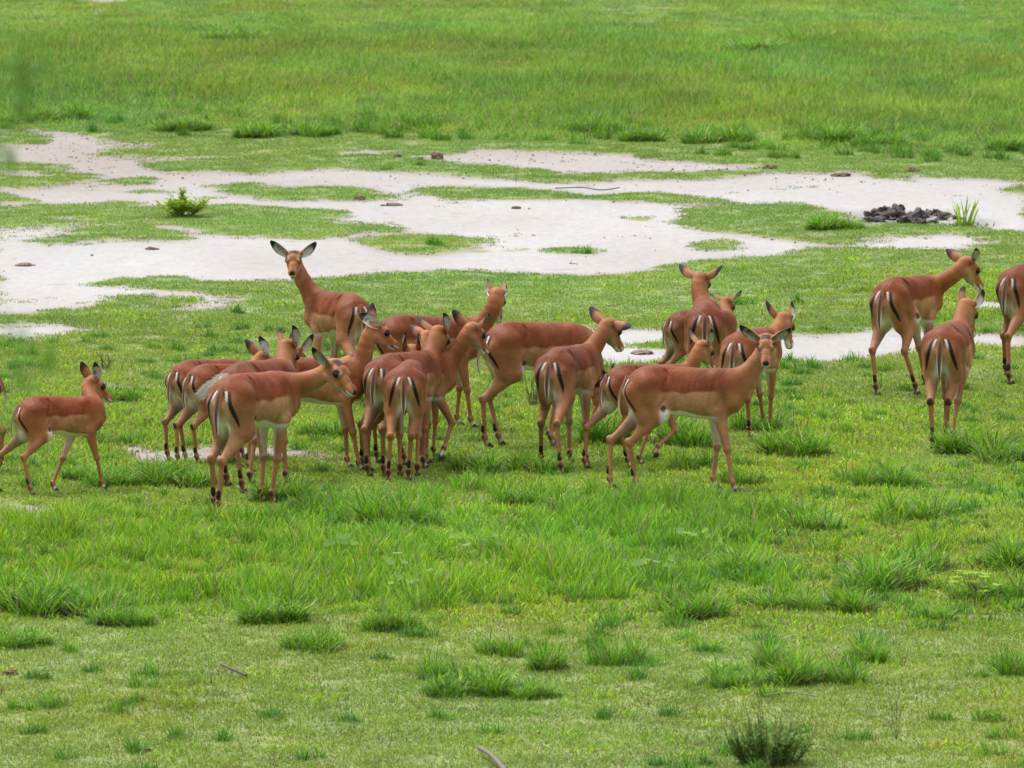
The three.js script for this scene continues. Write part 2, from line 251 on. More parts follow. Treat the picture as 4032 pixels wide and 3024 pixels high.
const TORSO = (() => {                     // x, top, bottom, half width
  const rows = [[-0.425, 0.745, 0.675, 0.03], [-0.40, 0.80, 0.63, 0.075], [-0.35, 0.858, 0.575, 0.105], [-0.28, 0.893, 0.55, 0.118], [-0.20, 0.903, 0.545, 0.112], [-0.10, 0.896, 0.545, 0.106], [0, 0.889, 0.532, 0.121], [0.10, 0.882, 0.518, 0.130], [0.19, 0.878, 0.512, 0.122], [0.27, 0.872, 0.52, 0.104], [0.34, 0.845, 0.53, 0.085], [0.40, 0.79, 0.56, 0.062], [0.445, 0.71, 0.62, 0.03]];
  const n = 128, t = [];
  for (let k = 0; k <= n; k++) {
    const x = lerp(-0.425, 0.445, k / n); let i = 0; while (i < rows.length - 2 && rows[i + 1][0] < x) i++;
    const a = rows[Math.max(0, i - 1)], b = rows[i], c = rows[i + 1], d = rows[Math.min(rows.length - 1, i + 2)], u = (x - b[0]) / (c[0] - b[0]);
    t.push([1, 2, 3].map((m) => { const p0 = a[m], p1 = b[m], p2 = c[m], p3 = d[m]; return 0.5 * (2 * p1 + (p2 - p0) * u + (2 * p0 - 5 * p1 + 4 * p2 - p3) * u * u + (3 * p1 - p0 - 3 * p2 + p3) * u * u * u); }));
  }
  return (x) => { const u = clamp((x + 0.425) / 0.87) * n, i = Math.min(n - 1, Math.floor(u)), f = u - i, a = t[i], b = t[i + 1]; return [lerp(a[0], b[0], f), lerp(a[1], b[1], f), lerp(a[2], b[2], f)]; };
})();
const smin = (a, b, k) => { const h = Math.max(k - Math.abs(a - b), 0) / k; return Math.min(a, b) - h * h * k * 0.25; };
function cone(p, c) {                      // distance to a tapered capsule
  const bx = c.b[0] - c.a[0], by = c.b[1] - c.a[1], bz = c.b[2] - c.a[2], x = p[0] - c.a[0], y = p[1] - c.a[1], z = p[2] - c.a[2];
  const t = clamp((x * bx + y * by + z * bz) / (bx * bx + by * by + bz * bz + 1e-9));
  const dx = x - bx * t, dy = y - by * t, dz = z - bz * t;
  return Math.sqrt(dx * dx + dy * dy + dz * dz) - lerp(c.ra, c.rb, t);
}
function surfaceNet(f, lo, hi, h) {        // naive surface nets, only where the surface passes
  const n = [0, 1, 2].map((k) => Math.ceil((hi[k] - lo[k]) / h / 8) * 8), [nx, ny, nz] = n, sx = nx + 1, sy = ny + 1, g = new Float32Array(sx * sy * (nz + 1)).fill(NaN), p = [0, 0, 0], R = h * 8 * 0.87 * 1.25 + h;
  for (let k = 0; k < nz; k += 8) for (let j = 0; j < ny; j += 8) for (let i = 0; i < nx; i += 8) {
    p[0] = lo[0] + (i + 4) * h; p[1] = lo[1] + (j + 4) * h; p[2] = lo[2] + (k + 4) * h;
    if (Math.abs(f(p)) > R) continue;
    for (let c = k; c <= k + 8; c++) for (let b = j; b <= j + 8; b++) for (let a = i; a <= i + 8; a++) {
      const o = a + sx * (b + sy * c); if (g[o] === g[o]) continue;
      p[0] = lo[0] + a * h; p[1] = lo[1] + b * h; p[2] = lo[2] + c * h; g[o] = f(p);
    }
  }
  const id = new Int32Array(g.length).fill(-1), pos = [], index = [], off = [0, 1, sx, sx + 1, sx * sy, sx * sy + 1, sx * sy + sx, sx * sy + sx + 1];
  const E = [[0, 1], [2, 3], [4, 5], [6, 7], [0, 2], [1, 3], [4, 6], [5, 7], [0, 4], [1, 5], [2, 6], [3, 7]];
  for (let k = 0; k < nz; k++) for (let j = 0; j < ny; j++) for (let i = 0; i < nx; i++) {
    const o = i + sx * (j + sy * k); let m = 0, bad = false;
    for (let c = 0; c < 8; c++) { const v = g[o + off[c]]; if (v !== v) { bad = true; break; } if (v < 0) m |= 1 << c; }
    if (bad || m === 0 || m === 255) continue;
    let x = 0, y = 0, z = 0, cnt = 0;
    for (const [a, b] of E) {
      if (((m >> a) & 1) === ((m >> b) & 1)) continue;
      const va = g[o + off[a]], vb = g[o + off[b]], t = va / (va - vb);
      x += lerp(a & 1, b & 1, t); y += lerp((a >> 1) & 1, (b >> 1) & 1, t); z += lerp(a >> 2, b >> 2, t); cnt++;
    }
    id[o] = pos.length / 3; pos.push(lo[0] + (i + x / cnt) * h, lo[1] + (j + y / cnt) * h, lo[2] + (k + z / cnt) * h);
  }
  const quad = (a, b, c, d, flip) => { if (a < 0 || b < 0 || c < 0 || d < 0) return; if (flip) index.push(a, c, b, b, c, d); else index.push(a, b, c, b, d, c); };
  for (let k = 1; k < nz; k++) for (let j = 1; j < ny; j++) for (let i = 1; i < nx; i++) {
    const o = i + sx * (j + sy * k), v = g[o]; if (v !== v) continue; const s = v < 0;
    if (i < nx && g[o + 1] === g[o + 1] && s !== g[o + 1] < 0) quad(id[o - sx - sx * sy], id[o - sx * sy], id[o - sx], id[o], !s);
    if (g[o + sx] === g[o + sx] && s !== g[o + sx] < 0) quad(id[o - 1 - sx * sy], id[o - sx * sy], id[o - 1], id[o], s);
    if (g[o + sx * sy] === g[o + sx * sy] && s !== g[o + sx * sy] < 0) quad(id[o - 1 - sx], id[o - sx], id[o - 1], id[o], !s);
  }
  const geo = new THREE.BufferGeometry();
  geo.setAttribute('position', new THREE.Float32BufferAttribute(pos, 3)); geo.setIndex(index); geo.computeVertexNormals();
  return geo;
}
const sub = (a, b) => [a[0] - b[0], a[1] - b[1], a[2] - b[2]], add = (a, b, k = 1) => [a[0] + b[0] * k, a[1] + b[1] * k, a[2] + b[2] * k], dot = (a, b) => a[0] * b[0] + a[1] * b[1] + a[2] * b[2], len = (a) => Math.sqrt(dot(a, a)), norm = (a) => { const l = len(a) || 1; return [a[0] / l, a[1] / l, a[2] / l]; }, cross = (a, b) => [a[1] * b[2] - a[2] * b[1], a[2] * b[0] - a[0] * b[2], a[0] * b[1] - a[1] * b[0]];
function bend2(ax, ay, bx, by, l1, l2, side) {   // two-bone chain in the fore-and-aft plane
  const dx = bx - ax, dy = by - ay, d = Math.min(Math.hypot(dx, dy), (l1 + l2) * 0.9995), a = (l1 * l1 - l2 * l2 + d * d) / (2 * d), h = Math.sqrt(Math.max(0, l1 * l1 - a * a)), ux = dx / Math.hypot(dx, dy), uy = dy / Math.hypot(dx, dy);
  return [ax + ux * a - uy * h * side, ay + uy * a + ux * h * side];
}
let herd = 0; const hoofMarks = [];
function impala(P, label) {
  const seed = ++herd, r = rng(500 + seed), thin = P.thin ?? 0, red = P.tone ?? 1;
  const root = thing('impala', P.at[0], P.at[1], THREE.MathUtils.degToRad(P.yaw)); root.scale.setScalar(P.size);
  tag(root, label, 'antelope', 'impalas of the herd');
  // --- skeleton
  const legs = [], hooves = [];
  for (let i = 0; i < 4; i++) {
    const s = i % 2 ? 1 : -1, hind = i < 2, home = hind ? [-0.375, 0, 0.075 * s] : [0.265, 0, 0.068 * s], f = P.feet[i] || [home[0] + 0.06 * (r() - 0.5), 0, home[2]], L = { s, hind, list: [], up: [] };
    const raised = f[1] > 0.05, foot = f, fet = raised ? [f[0] + 0.035, f[1] + 0.07, f[2]] : [f[0] - 0.028, f[1] + 0.078, f[2]];
    const z = (y, top, zt) => lerp(zt, f[2], clamp((top - y) / (top - 0.08)));
    if (hind) {
      const swing = f[0] - home[0], tilt = clamp(0.10 + 1.1 * swing, -0.55, 0.8) + (raised ? -0.4 : 0), hip = [-0.265, 0.755], ml = 0.275;
      let hk = [fet[0] - Math.sin(tilt) * ml, fet[1] + Math.cos(tilt) * ml]; const reach = Math.hypot(hk[0] - hip[0], hk[1] - hip[1]);
      if (reach > 0.50) hk = [hip[0] + (hk[0] - hip[0]) * 0.5 / reach, hip[1] + (hk[1] - hip[1]) * 0.5 / reach];
      const kn = bend2(hip[0], hip[1], hk[0], hk[1], 0.225, 0.295, 1);
      const H = [hip[0], hip[1], 0.070 * s], K = [kn[0], kn[1], lerp(0.095 * s, f[2], 0.15)], A = [hk[0], hk[1], z(hk[1], 0.62, 0.08 * s)], F = fet, bx = norm(sub(F, A)), back = norm([-bx[1] * -1, 0, 0].map((v, k) => [bx[1], -bx[0], 0][k]));
      L.up.push({ a: H, b: K, ra: 0.096 - 0.008 * thin, rb: 0.066 }, { a: [-0.355, 0.715, 0.060 * s], b: [lerp(-0.29, K[0], 0.35) - 0.03, 0.53, 0.084 * s], ra: 0.068, rb: 0.05 });
      L.list.push({ a: K, b: A, ra: 0.06, rb: 0.024, t: 'gaskin' }, { a: [lerp(-0.31, K[0], 0.3), 0.56, 0.075 * s], b: lerpV(K, A, 0.62).map((v, k) => v + (k === 0 ? -0.012 : 0)), ra: 0.052, rb: 0.026, t: 'gaskin' }, { a: add(A, [-0.012, 0.012, 0]), b: A, ra: 0.024, rb: 0.028, t: 'hock' }, { a: A, b: F, ra: 0.0195, rb: 0.0145, t: 'cannon' });
      const gb = norm([bx[1], -bx[0], 0]), gl = gb[0] < 0 ? gb : [-gb[0], -gb[1], 0], g1 = add(add(F, bx, -0.078), gl, 0.013), g2 = add(add(F, bx, -0.046), gl, 0.015);
      L.list.push({ a: g1, b: g2, ra: 0.0115, rb: 0.0140, t: 'tuft' }, { a: F, b: F, ra: 0.021, rb: 0.021, t: 'fetlock' }, { a: F, b: add(foot, [-0.006, 0.02, 0]), ra: 0.0175, rb: 0.019, t: 'pastern' });
      L.hock = A;
    } else {
      const ex = 0.235 + 0.22 * (f[0] - home[0]), E = [ex, 0.565, 0.078 * s]; let l1 = 0.262, l2 = 0.228; const need = Math.hypot(fet[0] - E[0], fet[1] - E[1]), k = need / (l1 + l2); if (k > 1) { const m = Math.min(k, 1.14); l1 *= m; l2 *= m; }
      const kn = bend2(E[0], E[1], fet[0], fet[1], l1, l2, 1), K = [kn[0], kn[1], z(kn[1], 0.56, 0.078 * s)], F = fet, S = [0.345, 0.65, 0.066 * s];
      L.up.push({ a: [0.245, 0.80, 0.042 * s], b: S, ra: 0.062, rb: 0.066 }, { a: S, b: [E[0], E[1], 0.076 * s], ra: 0.062, rb: 0.054 });
      L.list.push({ a: E, b: K, ra: 0.05, rb: 0.0235, t: 'forearm' }, { a: K, b: K, ra: 0.0285, rb: 0.0285, t: 'knee' }, { a: K, b: F, ra: 0.0185, rb: 0.0145, t: 'cannon' }, { a: F, b: F, ra: 0.0205, rb: 0.0205, t: 'fetlock' }, { a: F, b: add(foot, [-0.006, 0.02, 0]), ra: 0.0172, rb: 0.019, t: 'pastern' });
    }
    const pts = L.list.flatMap((c) => [c.a, c.b]); L.c = [0, 1, 2].map((q) => (Math.min(...pts.map((v) => v[q])) + Math.max(...pts.map((v) => v[q]))) / 2); L.R = Math.max(...pts.map((v) => len(sub(v, L.c)))) + 0.07;
    L.white = hash(seed, i, 7) > 0.45; legs.push(L); hooves.push([foot, raised]);
  }
  const up = legs.flatMap((L) => L.up);
  const hx = norm(P.nose), hu = (() => { const u = Math.abs(hx[1]) > 0.93 ? [1, 0.2, 0] : [0, 1, 0]; return norm(sub(u, hx.map((v) => v * dot(u, hx)))); })(), hz = cross(hx, hu), J = P.skull;
  const HS = 1.2 * (P.young ? 1.08 : 1), inHead = (p) => { const d = sub(p, J); return [dot(d, hx) / (HS * 0.86), dot(d, hu) / HS, dot(d, hz) / HS]; }, fromHead = (q) => add(add(add(J, hx, q[0] * HS * 0.86), hu, q[1] * HS), hz, q[2] * HS);
  // neck: a curve from the shoulders to the back of the skull
  const neck = [], NB = [0.29, 0.715, 0], atlas = fromHead([-0.012, -0.028, 0]), c1 = add(NB, [0.16, 0.07, 0]), c2 = add(atlas, norm(add([0, -1, 0], hx, -0.55)), 0.13), NS = 7;
  const curve = (t) => { const u = 1 - t; return [0, 1, 2].map((q) => u * u * u * NB[q] + 3 * u * u * t * c1[q] + 3 * u * t * t * c2[q] + t * t * t * atlas[q]); };
  const nr = (t) => lerp(lerp(0.125, 0.067, step(0, 0.5, t)), 0.052, step(0.4, 1, t));
  for (let i = 0; i < NS; i++) neck.push({ a: curve(i / NS), b: curve((i + 1) / NS), ra: nr(i / NS), rb: nr((i + 1) / NS), t0: i / NS, t1: (i + 1) / NS });
  const mouth = label.includes('mouth open') ? 0.016 : 0;
  const head = [
    { a: [0.0, -0.004, 0], b: [0.075, 0.002, 0], ra: 0.046, rb: 0.047 }, { a: [0.075, -0.008, 0], b: [0.15, -0.018, 0], ra: 0.043, rb: 0.029 }, { a: [0.15, -0.018, 0], b: [0.215, -0.025, 0], ra: 0.029, rb: 0.024 }, { a: [0.205, -0.023, 0.006], b: [0.236, -0.027, 0.006], ra: 0.024, rb: 0.022 }, { a: [0.205, -0.023, -0.006], b: [0.236, -0.027, -0.006], ra: 0.024, rb: 0.022 },
    { a: [0.035, -0.050, 0.014], b: [0.12, -0.052 - mouth * 0.5, 0.008], ra: 0.037, rb: 0.026 }, { a: [0.035, -0.050, -0.014], b: [0.12, -0.052 - mouth * 0.5, -0.008], ra: 0.037, rb: 0.026 }, { a: [0.12, -0.052 - mouth * 0.5, 0], b: [0.222, -0.052 - mouth, 0], ra: 0.024, rb: 0.014 },
    { a: [0.07, 0.012, 0.033], b: [0.105, 0.010, 0.036], ra: 0.020, rb: 0.018 }, { a: [0.07, 0.012, -0.033], b: [0.105, 0.010, -0.036], ra: 0.020, rb: 0.018 }, { a: [0.0, 0.016, 0.034], b: [0.006, 0.018, 0.044], ra: 0.02, rb: 0.017 }, { a: [0.0, 0.016, -0.034], b: [0.006, 0.018, -0.044], ra: 0.02, rb: 0.017 }];
  const hc = fromHead([0.11, -0.01, 0]);
  // --- distance fields
  const dTorso = (p) => {
    const [x, y, z] = p, cx = clamp(x, -0.424, 0.444), [top, bot, hw] = TORSO(cx), yc = (top + bot) / 2, hy = (top - bot) / 2, v = (y - yc) / hy;
    const hz2 = 1.12 * hw * (1 - 0.13 * clamp(v, -1, 1)), e = Math.sqrt(v * v + (z * z) / (hz2 * hz2));
    let d = (e - 1) * Math.min(hy, hz2) * 0.92; if (x !== cx) d = Math.hypot(Math.max(d, 0), x - cx) + Math.min(d, 0);
    const rib = step(-0.12, 0, x) * step(0.27, 0.17, x) * step(0.84, 0.76, y) * step(0.54, 0.62, y);
    if (rib > 0) d -= (0.0012 + 0.0016 * thin) * rib * Math.sin((x - 0.25 * (y - 0.7)) * 150);
    for (const c of up) d = smin(d, cone(p, c), 0.036);
    if (y > 0.55 && Math.abs(z) > 0.03) {        // hip crease, fold behind the shoulder, hollow of the flank
      const hip = -0.125 - 0.05 * step(0.75, 0.56, y) + 0.012 * Math.sin(y * 40), sh = 0.185 + 0.05 * step(0.6, 0.85, y), g = (u) => Math.exp(-u * u);
      d += (0.0115 + 0.004 * thin) * g((x - hip) / 0.015) * step(0.56, 0.63, y) * step(0.895, 0.85, y) + 0.0075 * g((x - sh) / 0.016) * step(0.56, 0.62, y) * step(0.86, 0.8, y) + 0.006 * g((x + 0.07) / 0.05) * g((y - 0.77) / 0.05) + 0.0030 * noise3(x * 13, y * 13, z * 13 + seed) + 0.004 * thin * noise3(x * 26, y * 8, z * 8 + seed);
    }
    return d;
  };
  const dNeck = (p) => { let d = 9; for (const c of neck) d = smin(d, cone(p, c), 0.02); return d; };
  const dHead = (p) => { const q = inHead(p); let d = 9; for (const c of head) d = smin(d, cone(q, c), 0.016); return d * HS * 0.93; };
  const dLeg = (L, p) => { let d = 9; for (const c of L.list) d = smin(d, cone(p, c), c.t === 'tuft' ? 0.006 : 0.016); return d; };
  const f = (p) => {
    let d = Math.abs(p[2]) < 0.35 && p[0] > -0.65 && p[0] < 0.65 && p[1] > 0.3 && p[1] < 1.1 ? dTorso(p) : 0.5;
    if (p[0] > 0.0 || p[1] > 0.8) { d = smin(d, dNeck(p), 0.05); }
    if (len(sub(p, hc)) < 0.34) d = smin(d, dHead(p), 0.022);
    for (const L of legs) { if (len(sub(p, L.c)) > L.R + 0.12) continue; d = smin(d, dLeg(L, p), lerp(0.006, 0.04, step(0.36, 0.56, p[1]))); }
    return d;
  };
  const all = [...legs.flatMap((L) => L.list.flatMap((c) => [c.a, c.b])), ...neck.map((c) => c.b), fromHead([0.27, 0, 0.05]), fromHead([0.27, 0, -0.05]), fromHead([0, 0.05, 0.06]), fromHead([0, 0.05, -0.06]), [-0.45, 0.92, 0.15], [0.45, 0.5, -0.15]];
  const lo = [0, 1, 2].map((q) => Math.min(...all.map((v) => v[q])) - 0.08), hi = [0, 1, 2].map((q) => Math.max(...all.map((v) => v[q])) + 0.08);
  const geo = surfaceNet(f, lo, hi, 0.0078);
  // --- the coat
  const RED = mix3(COAT.red, [0.11, 0.028, 0.011], 1 - red), torsoCoat = (x, y, z) => {
    const az = Math.abs(z), n = 0.012 * noise3(x * 14, y * 14, z * 14), edge = step(-0.13, -0.24, x) + step(0.2, 0.3, x), soft = lerp(0.012, 0.085, clamp(edge)), yb = 0.712 + 0.02 * step(-0.1, -0.3, x) + n;
    let c = mix3(mix3(COAT.tan, COAT.mid, clamp(edge) * 0.75), RED, step(yb - soft, yb + soft, y));
    const rear = step(-0.26, -0.36, x); c = mix3(c, COAT.tan, rear * step(0.80, 0.70, y) * step(0.12, 0.08, az) * 0.8);
    const by = 0.588 - 0.05 * step(-0.1, 0.22, x) + n, belly = step(by + 0.006, by - 0.006, y) * step(-0.19, -0.15, x) * step(0.275, 0.20, x); c = mix3(c, COAT.white, belly);
    c = mix3(c, COAT.black, 0.9 * step(0.024, 0.015, Math.hypot(x + 0.145, (y - 0.603) * 0.8)) * step(0.05, 0.07, az));
    c = mix3(c, COAT.white, step(0.565, 0.55, y) * step(0.2, 0.24, x) * step(0.42, 0.38, x) * step(0.06, 0.035, az));
    if (x < -0.1) c = mix3(c, COAT.white, step(0.60, 0.55, y) * step(0.075, 0.045, az));
    if (x < -0.26) {
      c = mix3(c, [0.34, 0.24, 0.15], step(0.085, 0.05, az) * step(0.76, 0.62, y) * rear * 0.8); c = mix3(c, COAT.white, step(0.06, 0.035, az) * step(0.66, 0.56, y) * rear);
      const t = clamp((0.80 - y) / 0.22), mid = 0.056 + 0.058 * Math.pow(t, 0.75), w = 0.0142 * Math.pow(Math.sin(Math.PI * clamp(0.10 + 0.86 * t)), 0.6), on = y < 0.805 && y > 0.575 ? 1 : 0, dd = Math.abs(az - mid);
      c = mix3(c, COAT.white, 0.8 * on * rear * step(0.35, 0.1, t) * step(0.011, 0.005, Math.abs(az - mid + 0.021)));
      c = mix3(c, COAT.black, on * step(-0.27, -0.30, x) * step(w + 0.003, w - 0.003, dd));
    }
    if (y > 0.55 && x > -0.3) { const m = noise3(x * 30 + y * 8, y * 7, z * 9 + seed) * 0.6 + noise3(x * 11, y * 6, z * 6 + seed * 3) * 0.6; c = c.map((v) => v * (1 - (0.30 + 0.12 * thin) * clamp(m, -0.6, 1) * step(-0.05, 0.05, x + 0.1))); }
    if (x < 0.2 && y > 0.8) c = mix3(c, [0.09, 0.03, 0.015], 0.75 * step(0.009, 0.003, az) * step(0.0, -0.2, x));
    return c;
  };
  const legCoat = (L, p) => {
    let best = L.list[0], bd = 9; for (const c of L.list) { const d = cone(p, c) - (c.t === 'tuft' ? 0.003 : 0); if (d < bd) { bd = d; best = c; } }
    const axis = best.a, dir = sub(best.b, best.a), t = clamp(dot(sub(p, axis), dir) / (dot(dir, dir) + 1e-9)), on = add(axis, dir, t), inner = step(0.002, -0.012, (p[2] - on[2]) * L.s), back = on[0] - p[0];
    let c = mix3(COAT.mid, COAT.tan, 0.6);
    if (best.t === 'gaskin' || best.t === 'forearm') c = mix3(c, L.hind ? COAT.grey : COAT.white, inner * lerp(0.85, 0.25, t));
    if (best.t === 'gaskin') c = mix3(c, COAT.white, inner * step(0.3, 0, t) * 0.6);
    if (best.t === 'hock') c = mix3(c, COAT.black, step(0.006, 0.016, back) * (hash(seed, 3, 1) > 0.7 ? 0.85 : 0.25));
    if (best.t === 'cannon') c = mix3(c, COAT.tan, inner * 0.5);
    if (best.t === 'tuft') c = COAT.black;
    if (best.t === 'fetlock') c = mix3(c, COAT.black, 0.85 * step(0.010, 0.017, back));
    if (best.t === 'pastern') { c = mix3(c, COAT.black, step(0.006, 0.014, back) * 0.7 * (1 - t)); c = mix3(c, COAT.white, (L.white ? 1 : 0.4) * step(0.25, 0.6, t) * step(0.016, 0.006, back)); }
    return c;
  };
  const headCoat = (q) => {
    const [x, y, z] = q, az = Math.abs(z); let c = COAT.face;
    c = mix3(c, [0.15, 0.048, 0.018], step(0.12, 0.2, x) * step(0.02, 0.008, az) * step(-0.02, 0.0, y));
    c = mix3(c, COAT.tan, step(-0.02, -0.05, y)); c = mix3(c, COAT.pale, step(-0.045, -0.075, y) * step(0.02, 0.1, x));
    c = mix3(c, COAT.grey, 0.6 * step(0.05, 0.0, x) * step(0.03, 0.045, az) * step(-0.02, 0.02, y));
    { const er = Math.hypot(x - 0.092, y - 0.007, az - 0.0405); c = mix3(c, COAT.white, 0.28 * step(0.0345, 0.030, er) * step(0.02, 0.05, (x - 0.092) * 0.9 + (y - 0.007) * 1.3)); }
    c = mix3(c, COAT.white, 0.15 * step(0.013, 0.006, Math.hypot((x - 0.085) * 0.6, y + 0.018, az - 0.050)));
    c = mix3(c, COAT.black, step(0.0275, 0.0235, Math.hypot(x - 0.092, y - 0.007, az - 0.0405)));
    c = mix3(c, COAT.black, 0.92 * step(0.034, 0.022, az) * step(-0.004, 0.012, x) * step(0.078, 0.06, x) * step(0.026, 0.036, y));
    c = mix3(c, COAT.white, step(0.195, 0.22, x) * step(-0.024, -0.034, y)); c = mix3(c, COAT.white, step(0.15, 0.19, x) * step(-0.052, -0.06, y));
    c = mix3(c, COAT.black, step(0.240, 0.247, x) * step(-0.035, -0.029, y) * step(0.019, 0.014, az));
    c = mix3(c, COAT.black, step(0.17, 0.2, x) * step(0.006 + mouth * 0.5, 0.002, Math.abs(y + 0.046 + mouth * 0.5)) * 0.85);
    return c;
  };
  const pa = geo.attributes.position, col = new Float32Array(pa.count * 3), own = 0.86 + 0.26 * r(), warm = 0.94 + 0.12 * r();
  for (let i = 0; i < pa.count; i++) {
    const p = [pa.getX(i), pa.getY(i), pa.getZ(i)], parts = [[dTorso(p), 0]], nd = dNeck(p); parts.push([nd + 0.012, 1]);
    if (len(sub(p, hc)) < 0.3) parts.push([dHead(p), 2]);
    for (const L of legs) if (len(sub(p, L.c)) < L.R + 0.05) parts.push([dLeg(L, p) + 0.008, L]);
    const m = Math.min(...parts.map((a) => a[0])); let c = [0, 0, 0], w = 0;
    for (const [d, who] of parts) {
      const k = Math.exp(-(d - m) / 0.010); if (k < 0.02) continue;
      let q;
      if (who === 0) q = torsoCoat(...p); else if (who === 2) q = headCoat(inHead(p)); else if (who === 1) {
        let bt = 0, bd = 9, bp; for (const s of neck) { const d2 = cone(p, s); if (d2 < bd) { bd = d2; const dr = sub(s.b, s.a), t = clamp(dot(sub(p, s.a), dr) / dot(dr, dr)); bt = lerp(s.t0, s.t1, t); bp = sub(p, add(s.a, dr, t)); } }
        const tg = norm(sub(curve(Math.min(1, bt + 0.05)), curve(Math.max(0, bt - 0.05)))), fv = lerpV([0.9, -0.5, 0], hx, step(0.2, 0.9, bt)), dorsal = -dot(norm(bp), norm(sub(fv, tg.map((v) => v * dot(fv, tg))))); q = mix3(mix3(COAT.mid, RED, 0.55 * (1 - bt)), COAT.face, step(0.5, 1, bt)); q = mix3(q, COAT.tan, step(0.2, -0.8, dorsal) * 0.6); q = mix3(q, COAT.white, step(0.75, 1, bt) * step(-0.5, -0.9, dorsal) * 0.6);
      } else q = legCoat(who, p);
      c = add(c, q, k); w += k;
    }
    const n = own * (1 + 0.09 * noise3(p[0] * 30, p[1] * 30, p[2] * 30) + 0.11 * noise3(p[0] * 9, p[1] * 9 + 3, p[2] * 9 + seed) + 0.08 * noise3(p[0] * 45, p[1] * 14, p[2] * 20) + 0.06 * (hash(i, seed, 3) - 0.5));
    col.set([c[0] / w * n, c[1] / w * n * warm, c[2] / w * n * warm * warm], i * 3);
  }
  geo.setAttribute('color', new THREE.BufferAttribute(col, 3));
  const uv = new Float32Array(pa.count * 2); for (let i = 0; i < pa.count; i++) { uv[i * 2] = (pa.getX(i) + 0.7 * pa.getZ(i)) * 5; uv[i * 2 + 1] = (pa.getY(i) + 0.5 * pa.getZ(i)) * 5; }
  geo.setAttribute('uv', new THREE.BufferAttribute(uv, 2));
  mesh('body', geo, furMat, root);
  // --- eyes
  for (const s of [-1, 1]) { const e = mesh('eye', eyeGeo, eyeMat, root); e.position.set(...fromHead([0.092, 0.007, 0.0405 * s])); e.scale.setScalar(HS * 0.96); }
  // --- ears
  [-1, 1].forEach((s, k) => {
    const a3 = P.ears[k], ax = norm(add(add(hx.map((v) => v * a3[0]), hu, a3[1]), hz, a3[2])), o0 = P.open ? add(add(hx.map((v) => v * 0.9), hz, 0.35 * s), hu, -0.1) : add(add(hx.map((v) => v * -0.05), hz, s), hu, 0);
    const n = norm(sub(o0, ax.map((v) => v * dot(o0, ax)))), side = cross(ax, n);
    mesh('ear', earGeo(fromHead([0.006, 0.014, 0.043 * s]), ax, side, n, seed * 2 + k), furEar, root);
  });
  // --- horn buds of the young rams
  if (P.horns) for (const s of [-1, 1]) { const g = new THREE.ConeGeometry(0.009, P.horns + 0.02, 8); const h = mesh('horn', g, hornMat, root); h.position.set(...fromHead([0.045, 0.052, 0.022 * s])); h.quaternion.setFromUnitVectors(new THREE.Vector3(0, 1, 0), new THREE.Vector3(...norm(add(add(hu, hx, 0.15), hz, 0.2 * s)))); }
  // --- tail
  mesh('tail', P.tail ? tailUp() : tailDown(), furEar, root);
  // --- hooves: two claws each
  { const t = THREE.MathUtils.degToRad(P.yaw), c = Math.cos(t), n = Math.sin(t); for (const [p, raised] of hooves) if (!raised) hoofMarks.push([P.at[0] + P.size * (p[0] * c + p[2] * n), P.at[1] + P.size * (-p[0] * n + p[2] * c)]); }
  hooves.forEach(([p, raised]) => { const h = mesh('hoof', hoofGeo, hoofMat, root); h.position.set(p[0] + (raised ? 0.0 : 0.004), p[1] + 0.001, p[2]); h.rotation.z = raised ? -1.9 : 0; });
  return root;
}
function lerpV(a, b, t) { return [lerp(a[0], b[0], t), lerp(a[1], b[1], t), lerp(a[2], b[2], t)]; }
const furEar = new THREE.MeshStandardMaterial({ vertexColors: true, roughness: 0.8, side: THREE.DoubleSide });
const eyeGeo = new THREE.SphereGeometry(0.0175, 16, 12);
const hoofGeo = (() => {
  const claws = [-1, 1].map((s) => { const g = new THREE.SphereGeometry(1, 14, 10), p = g.attributes.position; for (let i = 0; i < p.count; i++) { let x = p.getX(i), y = p.getY(i), z = p.getZ(i); y = Math.max(y, -0.5) + 0.5; x = x * (1 - 0.35 * y) - 0.18 * y; p.setXYZ(i, x * 0.034 + 0.004, y * 0.026, z * 0.0115 * (1 - 0.3 * x) + s * 0.0118); } g.computeVertexNormals(); return g; });
  return mergeGeometries(claws);
})();
